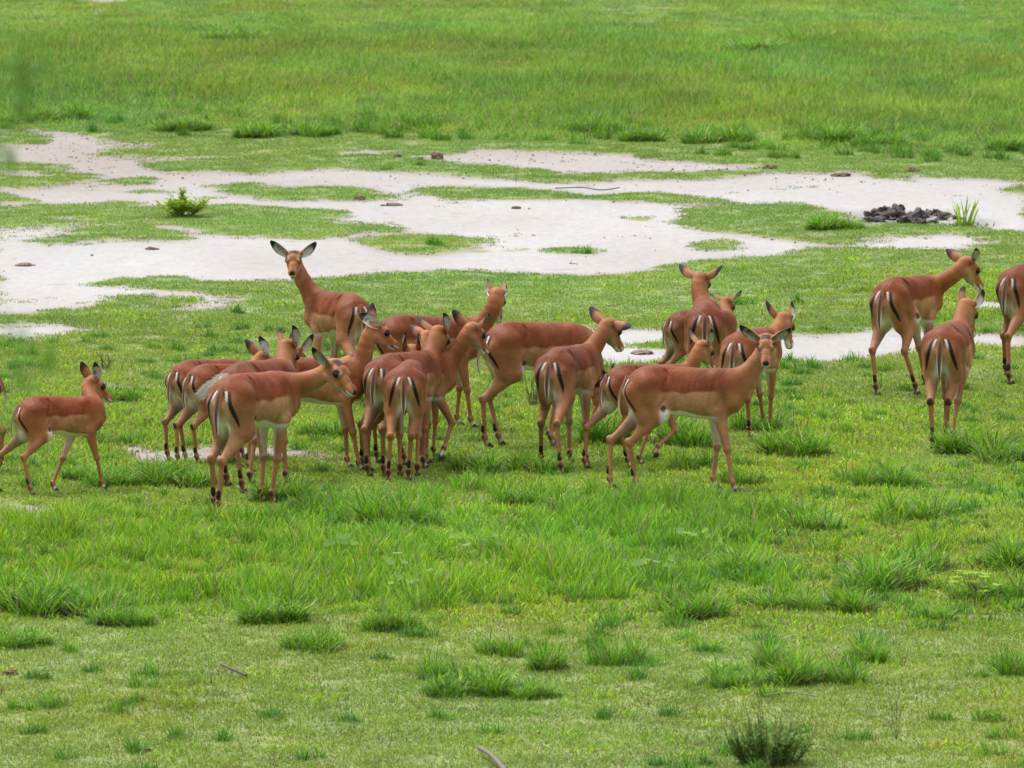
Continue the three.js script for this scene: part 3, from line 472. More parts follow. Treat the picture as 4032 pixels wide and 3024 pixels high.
function earGeo(base, ax, side, n, seed) {
  const U = 14, V = 8, pos = [], col = [], index = [], L = 0.190, wob = 0.06 * (hash(seed, 1, 1) - 0.5);
  for (let layer = 0; layer < 2; layer++) for (let i = 0; i <= U; i++) for (let j = 0; j <= V; j++) {
    const u = i / U, v = j / V * 2 - 1, w = 0.0475 * Math.pow(Math.sin(Math.PI * (0.12 + 0.85 * Math.pow(u, 1.12))), 0.66), cup = w * lerp(1.05, 0.35, u);
    const out = cup * (v * v - 0.5) - (layer ? 0 : 0.0045 * (1 - v * v * 0.8)) - 0.02 * u * u + wob * u * u;
    const p = add(add(add(base, ax, L * u - 0.012), side, v * w), n, out);
    pos.push(...p);
    let c;
    if (layer === 0) { c = mix3(COAT.face, COAT.grey, step(0.3, 0.0, u) * 0.7); c = mix3(c, COAT.black, step(0.55, 0.8, u + 0.12 * Math.abs(v))); c = mix3(c, COAT.black, 0.6 * step(0.75, 1, Math.abs(v)) * step(0.25, 0.5, u)); }
    else { c = mix3([0.42, 0.39, 0.36], [0.05, 0.033, 0.03], clamp(1.0 * step(0.65, 0.1, Math.abs(v + 0.15)) * step(0.05, 0.4, u) * (0.55 + 0.9 * noise3(u * 11, v * 3.5, seed)))); c = mix3(c, COAT.white, 0.5 * step(0.7, 1, Math.abs(v))); c = mix3(c, COAT.black, step(0.70, 0.82, u + 0.05 * Math.abs(v))); c = mix3(c, COAT.black, 0.8 * step(0.9, 1, Math.abs(v)) * step(0.35, 0.5, u)); }
    col.push(...c);
  }
  const N = (U + 1) * (V + 1), q = (a, b, c, d) => index.push(a, b, c, b, d, c);
  for (let i = 0; i < U; i++) for (let j = 0; j < V; j++) { const o = i * (V + 1) + j; q(o, o + 1, o + V + 1, o + V + 2); q(N + o, N + o + V + 1, N + o + 1, N + o + V + 2); }
  for (let i = 0; i < U; i++) { const o = i * (V + 1), e = o + V; q(o, o + V + 1, N + o, N + o + V + 1); q(e, N + e, e + V + 1, N + e + V + 1); }
  const g = new THREE.BufferGeometry(); g.setAttribute('position', new THREE.Float32BufferAttribute(pos, 3)); g.setAttribute('color', new THREE.Float32BufferAttribute(col, 3)); g.setIndex(index); g.computeVertexNormals(); return g;
}
function ribbon(path, width, depth, color) {   // a flattened tube with colours across it
  const S = path.length, R = 12, pos = [], col = [], index = [];
  for (let i = 0; i < S; i++) {
    const d = norm(sub(path[Math.min(S - 1, i + 1)], path[Math.max(0, i - 1)])), z = [0, 0, 1], n = norm(cross(d, z));
    for (let j = 0; j < R; j++) { const a = j / R * 6.2832, c = Math.cos(a), s = Math.sin(a); pos.push(...add(add(path[i], z, c * width(i / (S - 1))), n, s * depth(i / (S - 1)))); col.push(...color(i / (S - 1), c, s)); }
  }
  for (let i = 0; i + 1 < S; i++) for (let j = 0; j < R; j++) { const a = i * R + j, b = i * R + (j + 1) % R; index.push(a, a + R, b, b, a + R, b + R); }
  const g = new THREE.BufferGeometry(); g.setAttribute('position', new THREE.Float32BufferAttribute(pos, 3)); g.setAttribute('color', new THREE.Float32BufferAttribute(col, 3)); g.setIndex(index); g.computeVertexNormals(); return g;
}
function tailDown() {
  const path = []; for (let i = 0; i <= 16; i++) { const t = i / 16; path.push([-0.395 - 0.062 * Math.sin(t * 2.3) , 0.825 - 0.30 * t, 0]); }
  return ribbon(path, (t) => 0.024 * Math.pow(Math.sin(Math.PI * (0.22 + 0.74 * t)), 0.7), (t) => 0.013 * (1 - 0.5 * t), (t, c, s) => { const outer = s > -0.2 ? 1 : 0; let k = mix3(COAT.mid, COAT.tan, t); k = mix3(k, COAT.white, step(0.45, 0.8, t) * step(0.4, 0.8, Math.abs(c))); if (!outer) k = COAT.white; return mix3(k, COAT.black, outer * step(0.62, 0.4, Math.abs(c)) * step(0.02, 0.2, t)); });
}
function tailUp() {
  const path = []; for (let i = 0; i <= 16; i++) { const t = i / 16; path.push([-0.39 - 0.10 * t, 0.825 + 0.02 * Math.sin(t * 3.1) - 0.15 * t, -0.16 * t]); }
  const core = ribbon(path, (t) => 0.008 + 0.018 * (1 - t) + 0.020 * Math.sin(Math.PI * t), (t) => 0.006 + 0.012 * (1 - t) + 0.010 * Math.sin(Math.PI * t), (t, c, s) => mix3(COAT.white, COAT.mid, step(0.3, 0, t) * step(0, 0.7, s)));
  const r = rng(77), pos = [], col = [], index = [];
  for (let k = 0; k < 900; k++) {
    const i = 2 + Math.floor(r() * 14), a = r() * 6.283, p = path[i], o = [-(0.4 + r()) * 0.03, Math.sin(a) * 0.034, Math.cos(a) * 0.046], w = 0.0022, b = pos.length / 3, tip = add(add(p, o), [-0.03 * (0.3 + r()), -0.035 * (0.2 + r()), -0.03 * (0.2 + r())]);
    pos.push(p[0], p[1] + o[1] * 0.6 - w, p[2] + o[2] * 0.6, p[0], p[1] + o[1] * 0.6 + w, p[2] + o[2] * 0.6, ...tip); for (let e = 0; e < 3; e++) col.push(...COAT.white.map((v) => v * (0.9 + 0.2 * r()))); index.push(b, b + 1, b + 2);
  }
  const hair = new THREE.BufferGeometry(); hair.setAttribute('position', new THREE.Float32BufferAttribute(pos, 3)); hair.setAttribute('color', new THREE.Float32BufferAttribute(col, 3)); hair.setIndex(index); hair.computeVertexNormals();
  return mergeGeometries([core, hair]);
}
impala({ at: [-3.250, -62.600], yaw: 24, size: 0.778, feet: [[-0.51,0,-0.19],[-0.324,0,0.19],[-0.02,0,-0.03],[0.441,0,0.03]], skull: [0.441,0.987,-0.277], nose: [0.785,-0.612,-0.095], ears: [[-0.865,0.363,-0.346], [-0.716,0.555,0.424]], young: 1 },
  'young impala fawn walking alone at the left, ahead of no other animal');
impala({ at: [-4.091, -63.862], yaw: 178, size: 0.860, feet: [0,0,0,0], skull: [0.5,1.146,0.024], nose: [0.792,-0.591,-0.151], ears: [[-0.342,0.734,-0.587], [-0.342,0.734,0.587]] },
  'impala almost wholly outside the left edge, only its striped rump showing');
impala({ at: [-2.263, -64.721], yaw: 45, size: 0.831, feet: [[-0.355,0,-0.102],[-0.369,0,0.144],0,0], skull: [0.686,0.865,-0.011], nose: [0.828,-0.557,0.062], ears: [[-0.8,0.373,-0.471], [-0.756,0.654,-0.01]] },
  'small impala farthest left of the close cluster, rump turned to the viewer');
impala({ at: [-2.128, -64.547], yaw: 40, size: 0.815, feet: [[-0.459,0,-0.061],0,0,[-0.02,0.074,0.19]], skull: [0.643,0.989,0.23], nose: [0.568,-0.816,-0.106], ears: [[-0.425,0.805,-0.414], [-0.342,0.734,0.587]] },
  'small impala second from left in the close cluster, beside the white raised tail');
impala({ at: [-1.843, -63.046], yaw: 62, size: 1.012, feet: [[-0.193,0,-0.123],[-0.483,0,0.168],[-0.02,0,-0.03],[0.131,0,0.18]], skull: [0.638,0.934,-0.104], nose: [0.418,-0.909,0.012], ears: [[-0.183,0.692,-0.698], [-0.892,-0.14,0.429]], tail: 1 },
  'impala with its fluffy white tail raised, behind the front left impala');
impala({ at: [-1.828, -61.718], yaw: 60, size: 1.078, feet: [[-0.284,0,-0.107],[-0.451,0,0.03],0,[0.206,0,0.03]], skull: [0.533,0.903,0.284], nose: [-0.147,-0.578,0.803], ears: [[-0.284,0.098,-0.954], [-0.489,0.467,0.737]] },
  'large impala nearest the viewer at left, lowered neck and face in profile to the right');
impala({ at: [-1.479, -63.992], yaw: 8, size: 0.930, feet: [[-0.534,0,-0.19],[-0.477,0,0.19],[0.323,0,-0.03],[0.389,0,0.19]], skull: [0.514,1.121,-0.015], nose: [0.806,-0.542,-0.239], ears: [[-0.342,0.734,-0.587], [-0.921,0.051,-0.385]], horns: 0.03 },
  'impala with short horn buds standing side-on behind the front left impala');
impala({ at: [-1.350, -68.330], yaw: 117, size: 0.970, feet: [[-0.564,-0,-0.19],[-0.438,0,0.03],[0.093,-0,-0.173],[0.202,-0,0.03]], skull: [0.444,1.151,-0.187], nose: [-0.803,-0.38,-0.458], ears: [[-0.598,0.243,-0.764], [-0.231,0.567,0.79]], thin: 1, open: 1 },
  'tall impala at back left looking back over its shoulder with its mouth open');
impala({ at: [-0.646, -66.587], yaw: 8, size: 0.970, feet: [0,0,[0.279,-0,-0.123],[0.365,0,0.051]], skull: [0.55,1.06,-0], nose: [0.132,-0.844,-0.52], ears: [[0.044,0.967,-0.249], [0.141,0.986,0.086]], tone: 0.8 },
  'dark red impala side-on behind the middle cluster, head turned away, ears upright');
impala({ at: [-0.801, -63.849], yaw: 62, size: 0.982, feet: [[-0.452,0,-0.03],0,[0.434,0,-0.03],[0.187,-0,0.09]], skull: [0.613,0.99,-0.023], nose: [0.492,-0.87,-0.023], ears: [[-0.312,0.239,-0.919], [-0.932,-0.133,0.338]] },
  'impala in the middle cluster, head bowed to the right beside the upright-eared one');
impala({ at: [-0.751, -64.122], yaw: 44, size: 0.945, feet: [[-0.359,0,-0.122],[-0.454,0,0.034],0,[0.154,0.079,0.19]], skull: [0.523,1.061,0.156], nose: [0.713,-0.701,-0.014], ears: [[-0.799,0.084,-0.595], [-0.358,0.35,0.865]], open: 1 },
  'impala stepping with one bent foreleg raised, right side of the middle cluster');
impala({ at: [-0.751, -64.538], yaw: 55, size: 0.880, feet: [0,[-0.331,0,0.19],0,0], skull: [0.532,0.992,-0.204], nose: [0.749,-0.662,-0.002], ears: [[-0.002,0.379,-0.925], [-0.778,-0.043,0.627]], open: 1 },
  'impala almost hidden inside the middle cluster, one ear and part of its brow showing');
impala({ at: [-0.761, -63.551], yaw: 87, size: 0.943, feet: [[-0.4,0,-0.12],[-0.328,0,0.03],[-0.02,0,-0.053],[-0.02,0,0.079]], skull: [0.671,0.903,-0.009], nose: [0.85,-0.523,-0.055], ears: [[-0.954,0.257,-0.154], [-0.978,0.182,0.098]] },
  'impala seen squarely from behind in front of the middle cluster, both ears upright');
impala({ at: [0.189, -65.551], yaw: 22, size: 1.040, feet: [[-0.262,-0,-0.03],[-0.395,-0,0.037],[0.134,0,-0.03],[0.056,0,0.19]], skull: [0.527,0.416,-0.12], nose: [-0.245,-0.829,0.502], ears: [[-0.342,0.734,-0.587], [-0.014,0.898,-0.44]] },
  'large impala at the centre whose lowered head is hidden behind its thin neighbour');
impala({ at: [0.409, -64.302], yaw: 70, size: 0.987, feet: [[-0.1,0,-0.163],[-0.62,0,0.175],[0.154,0,-0.03],[-0.02,0,0.162]], skull: [0.576,1.005,0.117], nose: [0.658,-0.72,0.221], ears: [[-0.196,0.457,-0.867], [-0.009,-0.174,0.985]], thin: 1, open: 1 },
  'thin impala with drooping ear walking away right, head in profile');
impala({ at: [0.981, -64.137], yaw: 30, size: 0.842, feet: [[-0.552,-0,-0.064],[-0.196,0,0.072],[-0.02,0,-0.03],[-0.02,0.119,0.19]], skull: [0.578,1.027,-0], nose: [0.638,-0.742,-0.205], ears: [[-0.165,0.375,-0.912], [-0.823,0.274,0.498]], horns: 0.02 },
  'impala directly behind the front right one, lifting a foreleg, head seen over its back');
impala({ at: [1.223, -62.725], yaw: 2, size: 1.000, feet: [[-0.491,0,-0.049],[-0.309,0,0.046],[0.251,0,-0.03],[0.378,0,0.19]], skull: [0.598,1.079,-0.018], nose: [-0.045,-0.501,0.864], ears: [[0.296,0.655,-0.695], [0.149,0.649,0.746]], open: 1 },
  'impala side-on at front right, red saddle over white belly, staring at the viewer');
impala({ at: [1.499, -67.785], yaw: 88, size: 0.970, feet: [[-0.355,0,-0.094],[-0.296,0,0.085],0,0], skull: [0.583,1.017,-0.052], nose: [0.648,-0.731,0.216], ears: [[0.158,0.498,-0.853], [-0.343,0.156,0.926]], open: 1 },
  'impala seen squarely from behind at the back right, ears spread flat sideways');
impala({ at: [1.474, -68.810], yaw: 35, size: 0.760, feet: [0,0,0,0], skull: [0.534,0.937,-0.259], nose: [0.57,-0.791,-0.222], ears: [[-0.292,0.234,-0.927], [-0.545,0.254,0.799]] },
  'small impala mostly hidden behind the flat-eared one, face to the right');
impala({ at: [1.810, -66.066], yaw: 68, size: 0.923, feet: [[-0.62,-0,-0.03],[-0.1,0,0.03],[0.5,0,-0.072],[0.38,-0,0.03]], skull: [0.661,0.918,0.041], nose: [0.284,-0.95,0.132], ears: [[-0.781,0.026,-0.624], [-0.443,0.88,-0.17]] },
  'impala behind the staring face of the front right one, looking away right');
impala({ at: [3.113, -69.159], yaw: 61, size: 1.025, feet: [[-0.417,0,-0.032],[-0.184,0,0.19],[0.413,0,-0.03],[0.207,0,0.105]], skull: [0.476,0.974,0.286], nose: [0.618,-0.744,0.252], ears: [[-0.493,0.107,-0.864], [-0.699,0.085,0.71]], thin: 1 },
  'larger impala of the pair at the right, head raised in profile to the right');
impala({ at: [3.283, -65.659], yaw: 78, size: 1.023, feet: [[-0.401,0,-0.049],[-0.307,-0,0.03],[0.5,0,-0.097],[-0.016,0,0.033]], skull: [0.635,0.961,0.028], nose: [0.424,-0.895,0.137], ears: [[-0.199,0.9,-0.389], [-0.061,0.996,0.068]] },
  'impala nearer of the pair at the right, walking away from the viewer');
impala({ at: [4.191, -70.212], yaw: 55, size: 1.019, feet: [[-0.1,0,-0.184],[-0.614,-0,0.167],0,0], skull: [0.629,0.97,0.02], nose: [0.768,-0.622,0.153], ears: [[-0.342,0.734,-0.587], [-0.342,0.734,0.587]] },
  'impala cut off by the right edge, only rump and hind legs in view');

// ---------------------------------------------------------------- grass, trodden and grazed low where the herd stands
// how much of each growth stands at a place
const longGrass = (x, z) => {             // the rank belt in front of the herd
  const far = -61.6 + 0.9 * noise(x * 0.8, 5) + 0.5 * x * (x > 0 ? 0.35 : -0.1), near = -56.6 + 0.8 * noise(x * 0.9, 9) - 0.15 * x;
  const belt = step(far - 0.9, far + 0.5, z) * (1 - step(near - 0.5, near + 0.5, z)) * (1 - 0.9 * step(1.35, 2.0, x));
  return belt * step(-0.35, 0.12, fbm(x * 1.1, z * 0.6, 50) + 0.25);
};
const lushness = (x, z) => step(-70.5, -68, z + 0.8 * noise(x, z * 0.5, 51)) * (1 - step(-56.4, -55.0, z + 0.7 * noise(x * 1.2, z, 52)));
const trodden = (x, z) => { let w = 0; for (const [hx, hz] of hoofMarks) { const dx = Math.abs(x - hx); if (dx > 0.26) continue; const dz = z - hz; if (dz < -0.3 || dz > 1.3) continue; w = Math.max(w, step(0.26, 0.12, dx) * step(-0.3, -0.1, dz) * step(1.3, 0.7, dz)); } return w; };
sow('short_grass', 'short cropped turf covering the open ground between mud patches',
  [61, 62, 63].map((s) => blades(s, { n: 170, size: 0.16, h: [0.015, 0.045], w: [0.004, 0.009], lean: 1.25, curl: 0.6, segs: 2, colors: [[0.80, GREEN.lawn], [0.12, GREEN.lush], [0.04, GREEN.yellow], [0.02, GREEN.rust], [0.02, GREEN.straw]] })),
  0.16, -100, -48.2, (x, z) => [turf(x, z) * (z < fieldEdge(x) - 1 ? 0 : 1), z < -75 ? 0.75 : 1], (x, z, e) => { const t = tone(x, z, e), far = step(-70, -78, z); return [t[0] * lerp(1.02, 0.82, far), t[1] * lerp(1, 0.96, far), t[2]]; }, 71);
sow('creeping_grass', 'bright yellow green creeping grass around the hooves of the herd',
  [64, 65, 66].map((s) => blades(s, { n: 90, size: 0.15, h: [0.03, 0.085], w: [0.007, 0.013], lean: 1.2, curl: 0.8, segs: 3, colors: [[0.74, GREEN.lush], [0.16, GREEN.lawn], [0.04, GREEN.yellow], [0.03, GREEN.straw], [0.03, GREEN.rust]] })),
  0.15, -80, -50, (x, z) => { const l = lushness(x, z), right = step(2.2, 4.2, x) * step(-79.6, -78.4, z) * (1 - step(-75.5, -74, z)), n = fbm(x * 1.3, z * 0.7, 53); return [turf(x, z) * Math.max(l * (0.75 + 0.35 * n), 0.75 * right, 0.05), (0.8 + 0.35 * n) * (1 - 0.5 * trodden(x, z))]; }, (x, z, e) => tone(x, z, e, 1.1), 72);
sow('long_grass', 'dense long green grass in front of the herd',
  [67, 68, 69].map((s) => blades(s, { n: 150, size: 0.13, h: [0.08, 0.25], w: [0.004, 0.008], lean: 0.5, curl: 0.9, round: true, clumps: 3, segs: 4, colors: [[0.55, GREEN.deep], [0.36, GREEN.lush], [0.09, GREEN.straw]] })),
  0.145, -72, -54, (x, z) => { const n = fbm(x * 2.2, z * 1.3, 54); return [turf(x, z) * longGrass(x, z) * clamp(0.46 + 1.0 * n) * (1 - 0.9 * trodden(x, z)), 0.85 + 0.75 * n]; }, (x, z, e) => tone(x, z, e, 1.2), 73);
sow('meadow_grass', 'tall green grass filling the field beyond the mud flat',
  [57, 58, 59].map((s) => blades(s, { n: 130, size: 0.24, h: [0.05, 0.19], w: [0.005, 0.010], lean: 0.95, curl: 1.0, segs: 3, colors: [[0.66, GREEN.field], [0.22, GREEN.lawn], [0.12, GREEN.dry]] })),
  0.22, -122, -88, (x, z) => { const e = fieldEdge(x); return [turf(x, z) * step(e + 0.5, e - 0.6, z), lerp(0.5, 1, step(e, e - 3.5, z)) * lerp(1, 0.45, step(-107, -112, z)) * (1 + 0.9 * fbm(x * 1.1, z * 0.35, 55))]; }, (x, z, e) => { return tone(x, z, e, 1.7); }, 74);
sow('small_tuft', 'small scattered tufts of darker grass around the herd and in the turf',
  [87, 88, 89].map((s) => blades(s, { n: 130, size: 0.10, h: [0.05, 0.15], w: [0.004, 0.007], lean: 0.7, curl: 1.1, round: true, clumps: 3, segs: 3, colors: [[0.5, [0.10, 0.24, 0.035]], [0.42, GREEN.deep], [0.08, GREEN.straw]] })),
  0.26, -99, -49, (x, z) => { const n = fbm(x * 0.9, z * 0.55, 58), fe = z - fieldEdge(x), rim = step(-5, -0.5, fe) * step(2.2, 0.2, fe); return [turf(x, z) * clamp((z < -74 ? -0.12 : z > -56 ? 0.08 : 0.30) + 0.55 * n + 0.35 * rim) * (1 - 0.9 * trodden(x, z)), (0.9 + 0.5 * n) * (1 + 0.7 * rim)]; }, (x, z, e) => tone(x, z, e, 1.2), 77);
sow('rusty_weed', 'low rust coloured creeping weed scattered through the turf',
  [75, 76].map((s) => blades(s, { n: 34, size: 0.07, h: [0.015, 0.04], w: [0.005, 0.009], lean: 1.4, curl: 0.6, segs: 2, colors: [[0.40, GREEN.rust], [0.25, [0.16, 0.085, 0.04]], [0.2, GREEN.yellow], [0.15, GREEN.lawn]] })),
  0.30, -62, -48.2, (x, z) => [turf(x, z) * clamp(0.16 + 0.6 * fbm(x * 1.2, z * 0.8, 56)), 1], () => [1, 1, 1], 75);
sow('dry_stalk', 'dry straw coloured stalks standing among the grass',
  [77, 78].map((s) => blades(s, { n: 3, size: 0.05, h: [0.08, 0.22], w: [0.004, 0.006], lean: 0.35, curl: 0.5, segs: 3, colors: [[0.7, GREEN.straw], [0.3, GREEN.dry]] })),
  0.34, -69, -49, (x, z) => [turf(x, z) * clamp(0.12 + 0.35 * fbm(x, z, 57)), 0.9], () => [1, 1, 1], 76);

sow('sparse_grass', 'thin single sprigs of grass creeping out over the bare mud',
  [81, 82].map((s) => blades(s, { n: 16, size: 0.06, h: [0.012, 0.04], w: [0.005, 0.009], lean: 1.1, curl: 0.6, segs: 2, colors: [[0.8, [0.20, 0.33, 0.07]], [0.2, GREEN.dry]] })),
  0.11, -96, -60, (x, z) => { const m = mudAt(x, z), w = look(mudGrid.wide, x, z), n = fbm(x * 1.7, z * 0.8, 59); return [m > 0.35 ? clamp(1.1 * step(0.99, 0.6, w) * (0.6 + n) + 1.5 * (n - 0.27)) : 0, 1]; }, (x, z, e) => tone(x, z, e), 78);

// ---------------------------------------------------------------- tussocks, weeds and shrubs
const tuft = [0, 1, 2, 3].map((v) => ({
  green: blades(300 + v, { n: 780, size: 0.15, h: [0.09, 0.25], w: [0.0035, 0.0070], lean: 0.6, curl: 1.15, round: true, clumps: 5, segs: 4, colors: [[0.30, [0.11, 0.25, 0.03]], [0.38, GREEN.deep], [0.24, GREEN.lush], [0.08, GREEN.straw]] }),
  dry: blades(320 + v, { n: 260, size: 0.15, h: [0.03, 0.12], w: [0.005, 0.008], lean: 1.1, curl: 0.6, round: true, clumps: 4, segs: 3, colors: [[0.55, [0.07, 0.055, 0.03]], [0.2, [0.20, 0.15, 0.08]], [0.25, [0.08, 0.17, 0.03]]] }) }));
let tufts = 0;
function tussock(x, z, wide, high, label, group = 'tussocks in the turf') {
  const g = thing('grass_tussock', x, z, tufts * 2.4), v = tuft[tufts++ % 4]; g.scale.set(wide * 0.88, high * 1.12, wide * 0.88); tag(g, label, 'grass tussock', group);
  mesh('green_blades', v.green, leafMat, g); mesh('dry_base', v.dry, leafMat, g); return g;
}

tussock(-0.30, -52.64, 1.5, 0.95, 'wide bushy tussock with brown base alone in the lower middle turf');
tussock(-0.09, -52.61, 1.2, 0.85, 'bright tussock joined to the right of the wide bushy one in the lower middle');
tussock(-0.43, -53.27, 1.0, 0.9, 'tussock just behind and left of the wide bushy one in the lower middle');
tussock(0.12, -52.45, 1.0, 0.6, 'low flattened tussock right of the lower middle pair');
tussock(0.66, -53.91, 1.25, 1.0, 'dark based tussock in the turf below the round-leaved plants');
tussock(0.21, -53.63, 1.15, 0.95, 'tussock left of the dark based one, at the foot of the long grass');
tussock(-0.06, -54.28, 0.9, 0.75, 'small brownish tussock at the near edge of the long grass');
tussock(1.23, -55.97, 1.45, 1.1, 'brown based tussock standing clear at the right end of the long grass');
tussock(1.05, -56.59, 0.9, 1.0, 'upright tussock touching the left of the brown based one');
tussock(1.52, -58.07, 1.5, 1.05, 'leafy tussock beside the dark gap with the round-leaved plant');
tussock(1.52, -59.89, 1.1, 1.0, 'pale tussock behind the round-leaved plant at right');
tussock(2.39, -57.38, 2.2, 1.4, 'largest dark tussock, at right between herd and lower turf');
tussock(2.72, -58.31, 1.6, 1.2, 'tall tussock joined behind the largest dark one');
tussock(2.19, -56.26, 1.25, 0.95, 'tussock in front of the largest dark one');
tussock(1.81, -56.41, 1.15, 0.7, 'low tussock left of the largest dark one');
tussock(1.75, -53.07, 1.35, 1.1, 'tussock with upright blades left of a darker twin in the lower right turf');
tussock(2.03, -53.19, 1.2, 1.0, 'dark twin tussock with bare brown foot in the lower right turf');
tussock(2.19, -54.03, 1.1, 0.8, 'spreading tussock behind the dark twin in the lower right turf');
tussock(1.35, -52.96, 1.05, 0.75, 'brownish tussock behind the spiky bush at lower right');
tussock(1.58, -53.83, 1.1, 0.9, 'pale tussock above the brownish one at lower right');
tussock(3.07, -53.53, 1.1, 0.95, 'dark tussock cut by the right edge in the lower turf');
tussock(2.74, -55.93, 1.0, 0.5, 'flat dark tussock in the turf under the leafy seedling');
tussock(3.15, -56.81, 1.5, 1.1, 'rank tussock at the right edge beside the leafy seedling');
tussock(3.36, -58.43, 1.6, 1.2, 'tall tussock at the right edge above the leafy seedling');
tussock(2.10, -60.59, 1.6, 1.0, 'broad tussock right of the front right impala hooves');
tussock(1.92, -61.03, 1.1, 0.9, 'tussock touching the left of the broad one by the hooves');
tussock(2.82, -61.11, 1.4, 1.1, 'tussock alone below the pair of impalas at right');
tussock(2.72, -63.03, 1.5, 1.0, 'tussock between front right impala and walking pair');
tussock(2.49, -63.03, 1.2, 0.9, 'tussock left of the one between front right impala and walking pair');
tussock(3.45, -64.87, 1.9, 1.25, 'lush tussock right of the hooves of the impala walking away');
tussock(3.70, -64.44, 1.5, 1.1, 'lush tussock at the right edge beside the walking pair');
tussock(1.44, -61.89, 1.0, 0.85, 'dark tussock in front of the forelegs of the front right impala');
tussock(1.65, -63.03, 0.9, 0.9, 'tussock just behind the forelegs of the front right impala');
tussock(2.04, -64.87, 1.9, 1.2, 'large tussock right behind the front right impala');
tussock(1.88, -66.52, 1.4, 1.0, 'tussock under the hooves of the impala behind the staring one');
tussock(1.26, -65.46, 1.7, 1.3, 'tall tussock under the belly of the front right impala');
tussock(1.14, -66.52, 1.3, 1.2, 'tussock seen through the legs of the front right impala');
tussock(0.76, -65.61, 1.5, 1.1, 'tussock behind the hind legs of the front right impala');
tussock(1.34, -64.01, 1.1, 0.8, 'tussock beneath the lifted foreleg behind the front right impala');
tussock(-0.24, -63.81, 1.5, 0.95, 'dark tussock in front of the stepping impala, below a scrap of mud');
tussock(0.20, -63.81, 1.3, 1.1, 'tussock left of the thin impala hind hooves');
tussock(-0.89, -60.64, 1.7, 1.35, 'tall dark tussock below the impala seen squarely from behind');
tussock(0.05, -61.95, 1.3, 0.9, 'tussock midway below the thin impala and the middle cluster');
tussock(0.40, -61.29, 1.3, 1.0, 'tussock at the back of the long grass, below the thin impala');
tussock(0.63, -61.42, 1.2, 1.0, 'tussock at the back of the long grass, left of the front right impala hooves');
tussock(-1.60, -62.08, 1.5, 1.0, 'tussock under the forelegs of the front left impala');
tussock(-1.36, -61.42, 1.4, 1.0, 'tussock right of the forelegs of the front left impala');
tussock(-1.42, -66.06, 1.3, 0.9, 'tussock under the belly of the horned impala');
tussock(-2.38, -63.03, 1.6, 1.0, 'brownish tussock left of the front left impala hind legs');
tussock(-2.55, -63.31, 1.4, 1.0, 'brownish tussock further left of the front left impala');
tussock(-2.92, -63.03, 1.3, 0.85, 'lush tussock under the forelegs of the fawn');
tussock(-3.13, -63.31, 1.1, 0.7, 'lush tussock between the hind and fore legs of the fawn');
tussock(-3.08, -68.41, 0.9, 0.8, 'small dark tussock in front of the fawn nose');
tussock(-1.50, -55.82, 1.6, 1.0, 'olive tussock at the near edge of the long grass, left of centre');
tussock(-1.22, -54.55, 1.3, 0.9, 'tussock standing in the turf just in front of the long grass');
tussock(-0.75, -55.39, 1.2, 0.9, 'dark tussock at the near edge of the long grass, centre');
tussock(-2.85, -56.15, 1.9, 1.3, 'dark tussock at the left end of the long grass');
tussock(-3.13, -56.37, 1.9, 1.3, 'dark tussock at the left edge of the photo in the long grass');
tussock(-3.14, -54.75, 1.4, 0.8, 'brown withered tussock at the left edge of the lower turf');
tussock(-2.50, -55.60, 1.3, 0.8, 'low tussock in front of the left end of the long grass');
tussock(2.13, -92.99, 1.9, 1.2, 'very dark tussock at the near edge of the far field, right of centre', 'tussocks along the far field');
tussock(3.51, -93.11, 2.0, 1.2, 'dark tussock at the near edge of the far field, right', 'tussocks along the far field');
tussock(0.87, -94.38, 2.0, 1.3, 'dark tussock at the near edge of the far field, centre', 'tussocks along the far field');
tussock(1.37, -93.23, 1.5, 0.9, 'small tussock before the far field, between two dark ones', 'tussocks along the far field');
tussock(3.90, -92.51, 1.6, 1.0, 'tussock before the far field right of the dark one', 'tussocks along the far field');
tussock(-2.75, -93.71, 2.0, 1.0, 'dark tussock at the near edge of the far field, left of centre', 'tussocks along the far field');
tussock(-2.16, -93.89, 1.5, 1.0, 'tussock before the far field right of the left dark one', 'tussocks along the far field');
tussock(-3.52, -94.50, 1.9, 1.0, 'tussock before the far field at left', 'tussocks along the far field');
tussock(-4.94, -95.93, 1.9, 1.2, 'dark tussock at the near edge of the far field, far left', 'tussocks along the far field');
tussock(5.20, -92.10, 1.8, 1.0, 'dark tussock before the far field at the right edge', 'tussocks along the far field');
tussock(-3.46, -108.19, 2.6, 1.2, 'dark tussock deep in the far field, upper left', 'tussocks along the far field');
tussock(2.87, -105.99, 2.8, 1.2, 'dark tussock deep in the far field, upper right', 'tussocks along the far field');
tussock(3.62, -107.55, 2.2, 1.2, 'smaller dark tussock deep in the far field, upper right', 'tussocks along the far field');
tussock(2.96, -83.05, 1.7, 0.85, 'bright leaning tuft on the turf island left of the dark mud heap', 'tufts on the mud flat');
tussock(3.15, -83.19, 1.3, 0.6, 'small bright tuft between the leaning one and the dark mud heap', 'tufts on the mud flat');

